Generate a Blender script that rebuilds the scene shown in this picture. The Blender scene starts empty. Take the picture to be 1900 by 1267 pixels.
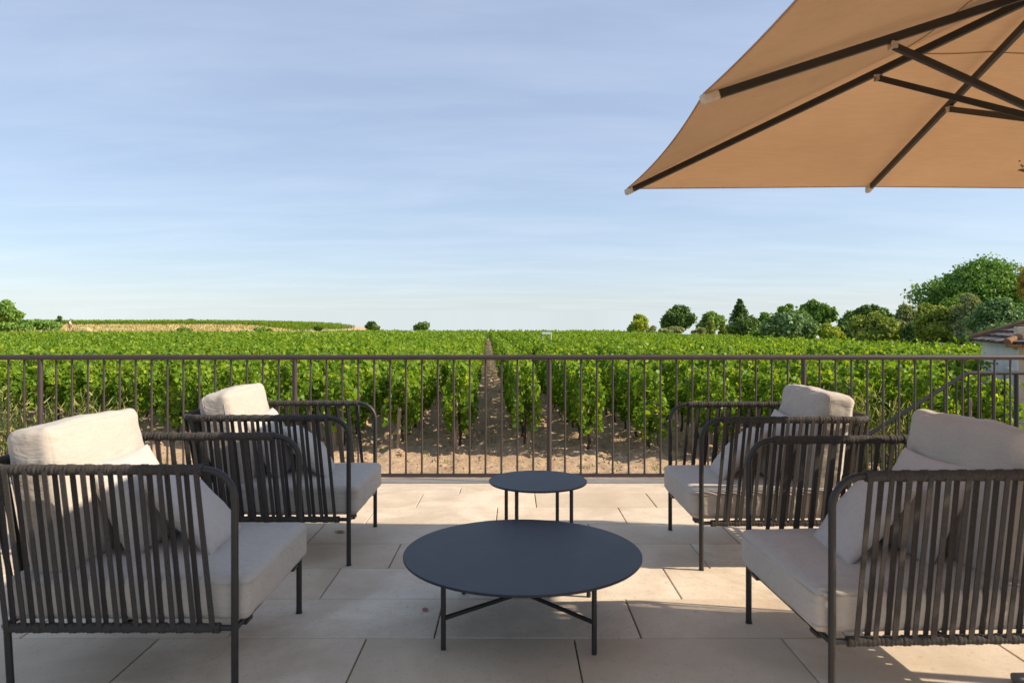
import bpy, bmesh, math, random
import numpy as np
from mathutils import Vector, Matrix, noise, Quaternion
R = math.radians
rnd = random.Random(11)
nrs = np.random.RandomState(5)
scene = bpy.context.scene
C = scene.collection
HC = 1.3; F = 1330.0; HOR = 605.0
ZG = -0.685                      # vineyard soil level
def px2x(px, D): return (px - 950.0) / F * D
def px2z(py, D): return HC - (py - HOR) / F * D

# ------------------------------------------------------------------ materials
def new_mat(name):
    m = bpy.data.materials.new(name); m.use_nodes = True
    nt = m.node_tree; b = nt.nodes['Principled BSDF']
    return m, nt, b
def N(nt, t, **kw):
    n = nt.nodes.new(t)
    for k, v in kw.items(): setattr(n, k, v)
    return n
def ramp(nt, fac, stops):
    r = N(nt, 'ShaderNodeValToRGB'); e = r.color_ramp.elements
    e[0].position, e[0].color = stops[0][0], (*stops[0][1], 1)
    e[1].position, e[1].color = stops[-1][0], (*stops[-1][1], 1)
    for p, c in stops[1:-1]:
        x = e.new(p); x.color = (*c, 1)
    nt.links.new(fac, r.inputs['Fac']); return r.outputs['Color']
def noise_tex(nt, scale, detail=4, rough=.55, coord='Object', sc=(1,1,1), dist=0.):
    tc = N(nt, 'ShaderNodeTexCoord'); mp = N(nt, 'ShaderNodeMapping'); mp.inputs['Scale'].default_value = sc
    nt.links.new(tc.outputs[coord], mp.inputs['Vector'])
    n = N(nt, 'ShaderNodeTexNoise'); n.inputs['Scale'].default_value = scale
    n.inputs['Detail'].default_value = detail; n.inputs['Roughness'].default_value = rough
    n.inputs['Distortion'].default_value = dist
    nt.links.new(mp.outputs['Vector'], n.inputs['Vector'])
    return n.outputs['Fac']
def bump(nt, b, h, strength=.3, dist=.01):
    bp = N(nt, 'ShaderNodeBump'); bp.inputs['Strength'].default_value = strength; bp.inputs['Distance'].default_value = dist
    nt.links.new(h, bp.inputs['Height']); nt.links.new(bp.outputs['Normal'], b.inputs['Normal'])
def mixc(nt, fac, a, b, mode='MIX'):
    m = N(nt, 'ShaderNodeMix', data_type='RGBA', blend_type=mode)
    for s, v in ((m.inputs[0], fac), (m.inputs[6], a), (m.inputs[7], b)):
        if isinstance(v, (int, float)): s.default_value = v
        elif isinstance(v, tuple): s.default_value = (*v, 1)
        else: nt.links.new(v, s)
    return m.outputs[2]
def attr(nt, name):
    a = N(nt, 'ShaderNodeAttribute'); a.attribute_name = name; return a.outputs['Fac']

def mat_simple(name, c1, c2, scale, rough, bs=.2, bd=.003, metallic=0., sc=(1,1,1), coord='Object', fine=None):
    m, nt, b = new_mat(name)
    n = noise_tex(nt, scale, sc=sc, coord=coord)
    nt.links.new(ramp(nt, n, [(.3, c1), (.7, c2)]), b.inputs['Base Color'])
    b.inputs['Roughness'].default_value = rough; b.inputs['Metallic'].default_value = metallic
    h = noise_tex(nt, fine or scale * 6, sc=sc, coord=coord)
    bump(nt, b, h, bs, bd); return m

def mat_leaf(name, dark, mid, light, trans=.35, rough=.5):
    m, nt, b = new_mat(name); b.inputs['Specular IOR Level'].default_value = .25
    col = ramp(nt, attr(nt, 'v'), [(0., dark), (.55, mid), (1., light)])
    nt.links.new(col, b.inputs['Base Color']); b.inputs['Roughness'].default_value = rough
    tr = N(nt, 'ShaderNodeBsdfTranslucent')
    warm = mixc(nt, 1.0, col, (1.5, 1.35, .45), 'MULTIPLY'); nt.links.new(warm, tr.inputs['Color'])
    mx = N(nt, 'ShaderNodeMixShader'); mx.inputs['Fac'].default_value = trans
    nt.links.new(b.outputs[0], mx.inputs[1]); nt.links.new(tr.outputs[0], mx.inputs[2])
    nt.links.new(mx.outputs[0], nt.nodes['Material Output'].inputs['Surface']); return m

M = {}
M['vine'] = mat_leaf('vine_leaf', (.045,.115,.016), (.150,.275,.024), (.42,.49,.042), .45)
M['bark'] = mat_simple('vine_bark', (.03,.022,.016), (.08,.06,.045), 25, .9, .6, .01)
M['trunk'] = mat_simple('tree_bark', (.06,.045,.035), (.14,.11,.085), 4, .9, .6, .03)
M['wood'] = mat_simple('weathered_stake_wood', (.17,.13,.09), (.36,.28,.20), 12, .85, .5, .006, sc=(4,4,.5))
M['metal'] = mat_simple('charcoal_powder_coat', (.013,.0125,.012), (.018,.017,.016), 40, .5, .08, .0006)
M['rail'] = mat_simple('brown_painted_steel', (.036,.024,.022), (.050,.034,.030), 14, .48, .15, .001)
M['strap'] = mat_simple('woven_strap', (.016,.0135,.0115), (.066,.056,.047), 260, .9, .7, .002, fine=700)
M['leg'] = M['metal']
m, nt, b = new_mat('tabletop_slate_blue')
n = noise_tex(nt, 3.5, 5); n2 = noise_tex(nt, 90, 3)
nt.links.new(ramp(nt, n, [(.3, (.012,.017,.026)), (.7, (.015,.021,.032))]), b.inputs['Base Color'])
rr = N(nt, 'ShaderNodeMapRange'); rr.inputs['To Min'].default_value = .42; rr.inputs['To Max'].default_value = .52
nt.links.new(n, rr.inputs['Value']); nt.links.new(rr.outputs[0], b.inputs['Roughness']); bump(nt, b, n2, .03, .0005)
b.inputs['Specular IOR Level'].default_value = .38
n4 = noise_tex(nt, 45, 5, .7); n5 = noise_tex(nt, 6, 5, .6, dist=.8)
base_ = b.inputs['Base Color'].links[0].from_socket
cd = mixc(nt, ramp(nt, n4, [(.62, (0,0,0)), (.75, (.20,.20,.20))]), base_, (.12,.12,.12)); cd = mixc(nt, ramp(nt, n5, [(.50, (0,0,0)), (.72, (.10,.10,.10))]), cd, (.10,.11,.12)); nt.links.new(cd, b.inputs['Base Color'])
M['tabletop'] = m
# cushion linen
def mat_linen(name, c1, c2):
    m, nt, b = new_mat(name)
    w1 = noise_tex(nt, 420, 2, sc=(1, 1, .12)); w2 = noise_tex(nt, 420, 2, sc=(.12, .12, 1)); big = noise_tex(nt, 5, 4)
    mm = N(nt, 'ShaderNodeMath', operation='ADD'); nt.links.new(w1, mm.inputs[0]); nt.links.new(w2, mm.inputs[1])
    mh = N(nt, 'ShaderNodeMath', operation='MULTIPLY'); nt.links.new(mm.outputs[0], mh.inputs[0]); mh.inputs[1].default_value = .5
    c = ramp(nt, mh.outputs[0], [(.35, c1), (.65, c2)])
    c = mixc(nt, .12, c, ramp(nt, big, [(.35, tuple(v*.8 for v in c1)), (.65, c2)]))
    nt.links.new(c, b.inputs['Base Color']); b.inputs['Roughness'].default_value = .92
    b.inputs['Sheen Weight'].default_value = .15
    wr = noise_tex(nt, 9, 3, sc=(1, 1, 2.2), dist=.6)
    ad = N(nt, 'ShaderNodeMath', operation='MULTIPLY_ADD'); nt.links.new(wr, ad.inputs[0]); ad.inputs[1].default_value = 14.; nt.links.new(mh.outputs[0], ad.inputs[2])
    bump(nt, b, ad.outputs[0], .35, .0022); return m
M['linen'] = mat_linen('sand_linen', (.37,.33,.28), (.44,.395,.34))
M['pillow'] = mat_linen('pale_linen', (.40,.365,.33), (.49,.45,.415))
M['piping'] = mat_simple('piping', (.36,.31,.26), (.44,.39,.33), 60, .9)
# canopy (thin translucent cloth)
m, nt, b = new_mat('tan_canopy_cloth')
n = noise_tex(nt, 2.2, 4); w = noise_tex(nt, 500, 2, sc=(1,.1,1)); w2 = noise_tex(nt, 60, 2, sc=(.15,1,1))
c = ramp(nt, n, [(.3, (.36,.235,.135)), (.7, (.41,.27,.16))])
c = mixc(nt, .10, c, ramp(nt, w2, [(.4, (.42,.27,.16)), (.6, (.62,.42,.26))]))
nt.links.new(c, b.inputs['Base Color']); b.inputs['Roughness'].default_value = .85; bump(nt, b, w, .15, .001)
tr = N(nt, 'ShaderNodeBsdfTranslucent'); nt.links.new(mixc(nt, 1., c, (1.15,.95,.75), 'MULTIPLY'), tr.inputs['Color'])
mx = N(nt, 'ShaderNodeMixShader'); mx.inputs['Fac'].default_value = .36
nt.links.new(b.outputs[0], mx.inputs[1]); nt.links.new(tr.outputs[0], mx.inputs[2]); nt.links.new(mx.outputs[0], nt.nodes['Material Output'].inputs['Surface'])
M['canopy'] = m
M['cap'] = mat_simple('rib_cap_plastic', (.42,.36,.29), (.5,.44,.36), 30, .5)
M['steel'] = mat_simple('bracket_steel', (.5,.48,.45), (.6,.58,.55), 30, .35, metallic=.9)
# paving
m, nt, b = new_mat('limestone_paver')
v = attr(nt, 'v')
base = ramp(nt, v, [(0., (.54,.44,.315)), (.35, (.62,.515,.38)), (.7, (.67,.565,.43)), (1., (.71,.63,.51))])
n1 = noise_tex(nt, 3.2, 6, .62, dist=.5); n2 = noise_tex(nt, 26, 6, .7); n3 = noise_tex(nt, 90, 2, .5)
c = mixc(nt, ramp(nt, n1, [(.42, (0,0,0)), (.70, (.60,.60,.60))]), base, (.46,.35,.235))
c = mixc(nt, ramp(nt, n2, [(.30, (.6,.6,.6)), (.44, (0,0,0))]), c, (.36,.28,.20))
c = mixc(nt, ramp(nt, n3, [(.64, (0,0,0)), (.70, (.7,.7,.7))]), c, (.30,.22,.15))
n6 = noise_tex(nt, 1.1, 5, .6, dist=1.2)
c = mixc(nt, ramp(nt, n6, [(.46, (0,0,0)), (.64, (.55,.55,.55))]), c, (.40,.31,.22))
nt.links.new(c, b.inputs['Base Color'])
rr = N(nt, 'ShaderNodeMapRange'); rr.inputs['To Min'].default_value = .5; rr.inputs['To Max'].default_value = .75
nt.links.new(n2, rr.inputs['Value']); nt.links.new(rr.outputs[0], b.inputs['Roughness'])
ad = N(nt, 'ShaderNodeMath', operation='ADD'); nt.links.new(n2, ad.inputs[0]); nt.links.new(n3, ad.inputs[1])
bump(nt, b, ad.outputs[0], .22, .003)
M['paver'] = m
M['coping'] = mat_simple('rough_coping_stone', (.50,.41,.30), (.66,.55,.43), 9, .9, .7, .012, sc=(.5,2.5,1), fine=60)
M['joint'] = mat_simple('dark_joint', (.10,.08,.06), (.16,.13,.10), 20, .95)
# soil
m, nt, b = new_mat('sandy_soil')
n1 = noise_tex(nt, .8, 6, .6); n2 = noise_tex(nt, 14, 6, .7); n3 = noise_tex(nt, 60, 4, .7)
c = ramp(nt, n1, [(.3, (.44,.295,.17)), (.7, (.63,.455,.285))])
c = mixc(nt, ramp(nt, n2, [(.35, (.55,.55,.55)), (.6, (0,0,0))]), c, (.22,.145,.09))
c = mixc(nt, ramp(nt, n3, [(.62, (0,0,0)), (.75, (.6,.6,.6))]), c, (.56,.45,.33))
nt.links.new(c, b.inputs['Base Color']); b.inputs['Roughness'].default_value = .97
ad = N(nt, 'ShaderNodeMath', operation='MULTIPLY_ADD'); nt.links.new(n2, ad.inputs[0]); ad.inputs[1].default_value = 2.; nt.links.new(n3, ad.inputs[2])
bump(nt, b, ad.outputs[0], .8, .03)
M['soil'] = m
M['drygrass_ground'] = mat_simple('dry_grass_bank', (.38,.30,.12), (.54,.45,.22), .5, .95, .8, .2, fine=6)
M['plaster'] = mat_simple('white_lime_plaster', (.62,.60,.57), (.74,.72,.69), 1.6, .9, .3, .01, fine=30)
M['sandstone'] = mat_simple('beige_stone_quoin', (.44,.36,.26), (.58,.50,.39), 5, .9, .5, .01)
m, nt, b = new_mat('old_clay_tile')
n1 = noise_tex(nt, 2.5, 5, .6); n2 = noise_tex(nt, 9, 5, .7)
c = ramp(nt, attr(nt, 'v'), [(0., (.060,.050,.050)), (.5, (.10,.080,.076)), (1., (.16,.115,.10))])
c = mixc(nt, ramp(nt, n2, [(.60, (0,0,0)), (.68, (.8,.8,.8))]), c, (.42,.20,.05))
c = mixc(nt, ramp(nt, n1, [(.62, (0,0,0)), (.72, (.5,.5,.5))]), c, (.36,.34,.30))
nt.links.new(c, b.inputs['Base Color']); b.inputs['Roughness'].default_value = .9; bump(nt, b, n2, .5, .02)
M['tile'] = m
M['lichen'] = mat_simple('lichen_covered_clay', (.26,.12,.045), (.17,.12,.085), 7, .9, .6, .02)
M['white_paint'] = mat_simple('white_paint', (.74,.74,.74), (.8,.8,.8), 20, .5)
M['skin'] = mat_simple('skin', (.45,.27,.19), (.5,.31,.22), 20, .6)
M['shirt'] = mat_simple('white_shirt', (.66,.66,.68), (.74,.74,.76), 20, .9)
M['shorts'] = mat_simple('brown_shorts', (.22,.13,.09), (.27,.17,.12), 20, .9)
M['hair'] = mat_simple('dark_hair', (.03,.02,.015), (.05,.035,.025), 20, .7)
M['terracotta'] = mat_simple('grey_planter', (.12,.115,.11), (.17,.165,.16), 8, .8)

# ------------------------------------------------------------------ mesh helpers
def make_obj(name, verts, faces, mat, parent=None, smooth=True, v=None, loc=None):
    me = bpy.data.meshes.new(name)
    me.from_pydata([tuple(p) for p in verts], [], faces); me.update()
    if smooth: me.shade_smooth()
    else: me.shade_flat()
    if v is not None:
        a = me.attributes.new('v', 'FLOAT', 'FACE'); a.data.foreach_set('value', np.asarray(v, dtype=np.float32))
    me.materials.append(mat)
    o = bpy.data.objects.new(name, me); C.objects.link(o)
    if parent: o.parent = parent
    if loc is not None: o.location = loc
    return o
def make_obj_np(name, V, Fc, mat, v=None, parent=None):
    """V (n,3); Fc (m,k) constant polygon size."""
    me = bpy.data.meshes.new(name); m_, k = Fc.shape
    me.vertices.add(len(V)); me.vertices.foreach_set('co', V.astype(np.float32).ravel())
    me.loops.add(m_*k); me.loops.foreach_set('vertex_index', Fc.astype(np.int32).ravel())
    me.polygons.add(m_); me.polygons.foreach_set('loop_start', (np.arange(m_)*k).astype(np.int32))
    me.update(calc_edges=True); me.validate()
    if v is not None and len(me.polygons) == m_:
        a = me.attributes.new('v', 'FLOAT', 'FACE'); a.data.foreach_set('value', np.asarray(v, dtype=np.float32))
    me.materials.append(mat)
    o = bpy.data.objects.new(name, me); C.objects.link(o)
    if parent: o.parent = parent
    return o
class MB:
    def __init__(s): s.v = []; s.f = []; s.c = []
    def add(s, vs, fs, c=0.):
        n = len(s.v); s.v += [Vector(p) for p in vs]; s.f += [tuple(i+n for i in f) for f in fs]; s.c += [c]*len(fs)
    def box(s, a, b, M4=None, c=0.):
        x0,y0,z0 = a; x1,y1,z1 = b
        vs = [Vector(p) for p in ((x0,y0,z0),(x1,y0,z0),(x1,y1,z0),(x0,y1,z0),(x0,y0,z1),(x1,y0,z1),(x1,y1,z1),(x0,y1,z1))]
        if M4 is not None: vs = [M4 @ p for p in vs]
        s.add(vs, [(0,3,2,1),(4,5,6,7),(0,1,5,4),(1,2,6,5),(2,3,7,6),(3,0,4,7)], c)
    def tube(s, pts, r, n=12, c=0., caps=True, closed=False, shape=None):
        pts = [Vector(p) for p in pts]; m = len(pts)
        rad = r if callable(r) else (lambda i: r if not isinstance(r, (list, tuple)) else r[i])
        base = len(s.v); up = None
        for i, p in enumerate(pts):
            if closed: t = (pts[(i+1) % m] - pts[i-1]).normalized()
            else: t = (pts[min(i+1, m-1)] - pts[max(i-1, 0)]).normalized()
            if up is None:
                up = Vector((0,0,1)) if abs(t.z) < .9 else Vector((1,0,0))
            up = (up - t*up.dot(t)).normalized(); sd = t.cross(up)
            for k in range(n):
                a = 2*math.pi*k/n; rr = rad(i)
                s.v.append(p + up*math.cos(a)*rr + sd*math.sin(a)*rr)
        seg = m if closed else m-1
        for i in range(seg):
            for k in range(n):
                a = base+i*n+k; b2 = base+i*n+(k+1) % n; c2 = base+((i+1) % m)*n+(k+1) % n; d = base+((i+1) % m)*n+k
                s.f.append((a, d, c2, b2)); s.c.append(c)
        if caps and not closed:
            s.f.append(tuple(base+k for k in range(n))); s.c.append(c)
            s.f.append(tuple(base+(m-1)*n+k for k in range(n))[::-1]); s.c.append(c)
    def strap(s, p, q, wdir, w, t, segs=1, c=0.):
        """flat strap from p to q, width along wdir"""
        p, q, wdir = Vector(p), Vector(q), Vector(wdir).normalized()
        d = (q-p).normalized(); nrm = d.cross(wdir).normalized(); wd = nrm.cross(d).normalized()
        vs = []
        for e in (p, q):
            for a, b2 in ((-1,-1),(1,-1),(1,1),(-1,1)): vs.append(e + wd*w/2*a + nrm*t/2*b2)
        s.add(vs, [(0,1,2,3),(7,6,5,4),(0,4,5,1),(1,5,6,2),(2,6,7,3),(3,7,4,0)], c)
    def build(s, name, mat, parent=None, smooth=True, loc=None, usev=False, bevel=0.):
        o = make_obj(name, s.v, s.f, mat, parent, smooth, s.c if usev else None, loc)
        if smooth:
            try: o.data.set_sharp_from_angle(angle=R(40))
            except Exception: pass
        if bevel:
            md = o.modifiers.new('b', 'BEVEL'); md.width = bevel; md.segments = 2; md.limit_method = 'ANGLE'
        return o
def tag(o, label=None, cat=None, group=None, kind=None):
    if label: o['label'] = label
    if cat: o['category'] = cat
    if group: o['group'] = group
    if kind: o['kind'] = kind
    return o
def empty(name, loc=(0,0,0), rz=0.):
    o = bpy.data.objects.new(name, None); C.objects.link(o); o.location = loc; o.rotation_euler.z = rz; o.empty_display_size = .2
    return o
def kids(o): return [c for c in bpy.data.objects if c.parent == o]
def copy_tree(o, parent=None, cache={}):
    c = o.copy(); C.objects.link(c); c.parent = parent
    for ch in list(o.children): copy_tree(ch, c)
    return c
def arc(c, r, a0, a1, n, ax1, ax2):
    c, ax1, ax2 = Vector(c), Vector(ax1), Vector(ax2)
    return [c + ax1*r*math.cos(a0+(a1-a0)*i/n) + ax2*r*math.sin(a0+(a1-a0)*i/n) for i in range(n+1)]

# ------------------------------------------------------------------ camera / light / sky
cam = bpy.data.cameras.new('camera'); camo = bpy.data.objects.new('camera', cam); C.objects.link(camo); scene.camera = camo
camo.location = (0, 0, HC); camo.rotation_euler = (R(90), 0, 0)
cam.sensor_width = 36; cam.lens = F/1900*36; cam.shift_y = -28.5/1900; cam.clip_start = .05; cam.clip_end = 3000
cam.dof.use_dof = True; cam.dof.focus_distance = 6.5; cam.dof.aperture_fstop = 5.0
SA, SB = 1.55, .26               # shadow offset per metre of height: -SA in x, +SB in y
sd = Vector((SA, -SB, 1.)).normalized()
el = math.asin(sd.z); az = math.atan2(sd.x, sd.y)
sl = bpy.data.lights.new('sun', 'SUN'); sl.energy = 2.75; sl.angle = R(.55); sl.color = (1., .86, .68)
so = bpy.data.objects.new('sun', sl); C.objects.link(so); so.rotation_euler = (-sd).to_track_quat('-Z', 'Y').to_euler(); so.location = (20, -3, 12)
w = bpy.data.worlds.new('World'); scene.world = w; w.use_nodes = True; nt = w.node_tree
bg = nt.nodes['Background']; sky = N(nt, 'ShaderNodeTexSky'); sky.sky_type = 'NISHITA'; sky.sun_disc = False
sky.sun_elevation = el; sky.sun_rotation = az; sky.air_density = 1.0; sky.dust_density = .5; sky.ozone_density = 2.2; sky.altitude = 100
tc = N(nt, 'ShaderNodeTexCoord')
s0_ = N(nt, 'ShaderNodeSeparateXYZ'); nt.links.new(tc.outputs['Generated'], s0_.inputs[0])
zm_ = N(nt, 'ShaderNodeMath', operation='MAXIMUM'); nt.links.new(s0_.outputs['Z'], zm_.inputs[0]); zm_.inputs[1].default_value = .03
c0_ = N(nt, 'ShaderNodeCombineXYZ'); nt.links.new(s0_.outputs['X'], c0_.inputs[0]); nt.links.new(s0_.outputs['Y'], c0_.inputs[1]); nt.links.new(zm_.outputs[0], c0_.inputs[2])
nt.links.new(c0_.outputs[0], sky.inputs['Vector'])
# thin high cirrus, laid out on the plane of the cloud layer (direction / height)
sp = N(nt, 'ShaderNodeSeparateXYZ'); nt.links.new(tc.outputs['Generated'], sp.inputs[0])
zc = N(nt, 'ShaderNodeMath', operation='MAXIMUM'); nt.links.new(sp.outputs['Z'], zc.inputs[0]); zc.inputs[1].default_value = .02
za = N(nt, 'ShaderNodeMath', operation='ADD'); nt.links.new(zc.outputs[0], za.inputs[0]); za.inputs[1].default_value = .08
dx = N(nt, 'ShaderNodeMath', operation='DIVIDE'); nt.links.new(sp.outputs['X'], dx.inputs[0]); nt.links.new(za.outputs[0], dx.inputs[1])
dy = N(nt, 'ShaderNodeMath', operation='DIVIDE'); nt.links.new(sp.outputs['Y'], dy.inputs[0]); nt.links.new(za.outputs[0], dy.inputs[1])
cb = N(nt, 'ShaderNodeCombineXYZ'); nt.links.new(dx.outputs[0], cb.inputs[0]); nt.links.new(dy.outputs[0], cb.inputs[1])
mp = N(nt, 'ShaderNodeMapping'); mp.inputs['Rotation'].default_value = (0, 0, R(12)); mp.inputs['Scale'].default_value = (.45, 1.2, 1); nt.links.new(cb.outputs[0], mp.inputs[0])
cn = N(nt, 'ShaderNodeTexNoise'); cn.inputs['Scale'].default_value = 1.5; cn.inputs['Detail'].default_value = 8; cn.inputs['Roughness'].default_value = .6; cn.inputs['Distortion'].default_value = .25
nt.links.new(mp.outputs[0], cn.inputs['Vector'])
cr = ramp(nt, cn.outputs['Fac'], [(.40, (0,0,0)), (.80, (.14,.14,.14))])
skyc = mixc(nt, .75, mixc(nt, 1., sky.outputs[0], (.88, .88, .88), 'MULTIPLY'), (1.06, 1.21, 1.56))
SKYMIX = mixc(nt, cr, skyc, (3.3, 3.5, 3.8))
nt.links.new(SKYMIX, bg.inputs['Color']); bg.inputs['Strength'].default_value = .13
scene.view_settings.view_transform = 'Standard'; scene.view_settings.look = 'None'; scene.view_settings.exposure = 1.52; scene.view_settings.gamma = 1
scene.cycles.max_bounces = 8; scene.cycles.diffuse_bounces = 4; scene.cycles.transmission_bounces = 6

# ------------------------------------------------------------------ terrain
def ss(a, b, x):
    t = min(1., max(0., (x-a)/(b-a))); return t*t*(3-2*t)
def ground(x, y):
    z = ZG
    # bank and hill on the far left, beyond the end of the rows
    s = ss(-24, -42, x)
    z += s*(1.05*ss(83, 88, y) + .80*ss(88, 108, y))
    z += ss(-30, -62, x)*.35*ss(108, 150, y)
    # the field falls away behind its crest
    z -= (1-s)*4.0*ss(112, 300, y)
    z -= s*9*ss(185, 400, y) + max(0, y-200)*.02
    return z
ROW_SKEW = -.034
def row_starts():
    xs = [-1.75, -.83, .22, 1.18, 2.15]
    while xs[-1] < 16.0: xs.append(xs[-1] + .98)
    l = [xs[0]]
    while l[-1] > -90: l.append(l[-1] - .97)
    return sorted(l[1:] + xs)
ROWS = row_starts()
def row_x(x0, y): return x0 + ROW_SKEW*(y-11)
def row_end(x0): return 11 + (0.03*x0*x0 if x0 < 0 else -.10*x0) if x0 > -9 else 11 + .03*81 + (-9-x0)*.35
def near_ground(x, y):
    z = ground(x, y)
    f = ss(6.3, 7.5, y)*(1-ss(34, 44, y))
    z += f*(noise.fractal((x*1.6, y*1.6, 3.), .9, 2., 4)*.045 + noise.fractal((x*7, y*7, 9.), .8, 2., 3)*.035)
    if y > 10.2:
        x0 = x - ROW_SKEW*(y-11)
        d = min(abs(x0-r) for r in NR)
        ins = ss(10.3, 11.6, y)
        z += ins*f*(.09*math.exp(-(d/.20)**2))         # soil heaped under the vines
        if .1 < x0+.83 < 1.0:
            z += ins*f*.045*math.sin(y*17+1.5*noise.noise((x*2, y, 0)))*(1 if abs(x0+.30) < .34 else .3)   # tyre lug prints
        else:
            z += ins*f*noise.fractal((x*3, y*4.5, 5.), .7, 2., 3)*.09
    return z
NR = [r for r in ROWS if -16 < r < 16]
def grid_obj(name, xs, ys, fn, mat):
    V = np.array([(x, y, fn(x, y)) for y in ys for x in xs]); nx = len(xs); ny = len(ys)
    i = np.arange(nx-1); j = np.arange(ny-1); I, J = np.meshgrid(i, j); a = (J*nx+I).ravel()
    o = make_obj_np(name, V, np.stack([a, a+1, a+1+nx, a+nx], 1), mat); o.data.shade_smooth(); return o
def seq(*parts):
    out = []
    for a, b, st in parts: out += list(np.arange(a, b, st))
    return out + [parts[-1][1]]
xs = seq((-900,-200,50), (-200,-60,7), (-60,-14,2), (-14,-4.5,.16), (-4.5,4.5,.055), (4.5,11,.14), (11,60,2), (60,900,60))
ys = seq((-400,-4,40), (-4,6.4,1.5), (6.4,10,.10), (10,18,.06), (18,30,.15), (30,80,1), (80,120,1.5), (120,420,12), (420,2400,200))
def tg(x, y):
    if 6.4 < y < 46 and -15 < x < 15: return near_ground(x, y)
    z = ground(x, y)
    if y <= 6.4: z -= .1
    return z
g = grid_obj('ground', xs, ys, tg, M['soil']); tag(g, kind='structure')

# clods and stones scattered on the loose soil: stuff
V = []; Fc = []; nv = 0
for i in range(2600):
    y = rnd.uniform(8.6, 14); x = rnd.uniform(-.62*y, .62*y)
    r = rnd.choice((.012, .018, .025, .04))*rnd.uniform(.6, 1.2)
    if y < 10.4: r *= .6
    c0 = Vector((x, y, near_ground(x, y)+r*.3)); q = Quaternion((rnd.random()-.5, rnd.random()-.5, rnd.random()-.5, rnd.random()-.5)).normalized()
    pts = [Vector(p) for p in ((1,0,0),(-1,0,0),(0,1,0),(0,-1,0),(0,0,1),(0,0,-1))]
    V += [c0 + (q @ p)*r*rnd.uniform(.6, 1.3) for p in pts]
    Fc += [tuple(k+nv for k in f) for f in ((0,2,4),(2,1,4),(1,3,4),(3,0,4),(2,0,5),(1,2,5),(3,1,5),(0,3,5))]; nv += 6
o = make_obj('soil_clods', V, Fc, M['soil'], smooth=False); tag(o, 'small crumbly clods of dry sandy soil before the vine rows', 'soil', kind='stuff')

V = []; Fc = []; nv = 0
for i in range(900):
    if i < 780: y = rnd.uniform(8.4, 15); x = rnd.uniform(-.62*y, .62*y); z = near_ground(x, y)+.012; l = rnd.uniform(.02,.06)
    else: y = rnd.uniform(2.3, 5.7); x = rnd.uniform(-.7*y, .7*y); z = .002; l = rnd.uniform(.003,.008)
    a = rnd.uniform(0, 6.28); w_ = l*rnd.uniform(.15,.5); dx_, dy_ = math.cos(a)*l/2, math.sin(a)*l/2; ex, ey = -math.sin(a)*w_/2, math.cos(a)*w_/2
    V += [(x-dx_,y-dy_,z),(x+ex,y+ey,z+l*.15),(x+dx_,y+dy_,z+l*.25),(x-ex,y-ey,z+l*.1)]; Fc.append((nv,nv+1,nv+2,nv+3)); nv += 4
M['litter'] = mat_simple('dry_litter', (.16,.10,.05), (.34,.24,.13), 30, .9)
o = make_obj('leaf_litter', V, Fc, M['litter'], smooth=False); tag(o, 'scattered dry leaves and crumbs on soil and paving', 'litter', kind='stuff')
# dry grass bank far left
xs2 = seq((-130,-24.5,3)); ys2 = seq((84.5,112,1.5))
gb = grid_obj('grass_bank', xs2, ys2, lambda x, y: ground(x, y) + .03 + .25*noise.noise((x*.15, y*.2, 1))-.5*(1-ss(84.5,87,y)), M['drygrass_ground']); tag(gb, kind='structure')

M['meadow'] = mat_simple('rough_meadow', (.06,.10,.025), (.13,.16,.05), .6, .95, .8, .2, fine=6)
md_ = grid_obj('meadow', seq((17.4,120,4)), seq((12,112,4)), lambda x, y: ground(x, y)+.06+.12*noise.noise((x*.3, y*.3, 7)), M['meadow']); tag(md_, kind='structure')
# ------------------------------------------------------------------ terrace
YE = 5.80
ZT = .0
joints_y = [5.80, 5.58, 5.15, 4.72, 4.285, 3.853, 3.42, 2.99]
while joints_y[-1] > -4: joints_y.append(joints_y[-1]-.432)
offs = [-.41, .175, -.105, .50, .20, -.055, .54, .2585] + [rnd.uniform(0,.86) for _ in range(30)]
V = []; Fc = []; vals = []
L = .865; g2 = .0030
for k in range(len(joints_y)-1):
    y1, y0 = joints_y[k]-g2, joints_y[k+1]+g2
    for j in range(-9, 10):
        x0 = offs[k] + j*L + g2; x1 = x0 + L - 2*g2
        n = len(V); dz = rnd.uniform(-.0008, .0008); bv = .003
        for (X0,X1,Y0,Y1,z) in ((x0,x1,y0,y1,-.02), (x0,x1,y0,y1,-bv+dz), (x0+bv,x1-bv,y0+bv,y1-bv,dz)):
            V += [(X0,Y0,z),(X1,Y0,z),(X1,Y1,z),(X0,Y1,z)]
        for r_ in (0, 4):
            for q in range(4): Fc.append((n+r_+q, n+r_+(q+1) % 4, n+r_+4+(q+1) % 4, n+r_+4+q))
        Fc.append((n+8, n+9, n+10, n+11)); vals += [rnd.random()]*9
pv = make_obj('terrace_paving', V, Fc, M['paver'], smooth=False, v=vals); tag(pv, kind='structure')
mb = MB(); mb.box((-9,-5,-1.0), (9,YE,-.012)); o = mb.build('terrace_slab', M['joint'], smooth=False); tag(o, kind='structure')
# rough coping stones carrying the railing
mb = MB(); x = -9
while x < 9:
    l = rnd.uniform(1.2, 1.9); mb.box((x+.002, YE+.003, -.95), (x+l-.002, 6.16, -.004+rnd.uniform(-.003,.003))); x += l
o = mb.build('terrace_coping', M['coping'], smooth=False, bevel=.01); tag(o, kind='structure')

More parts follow.
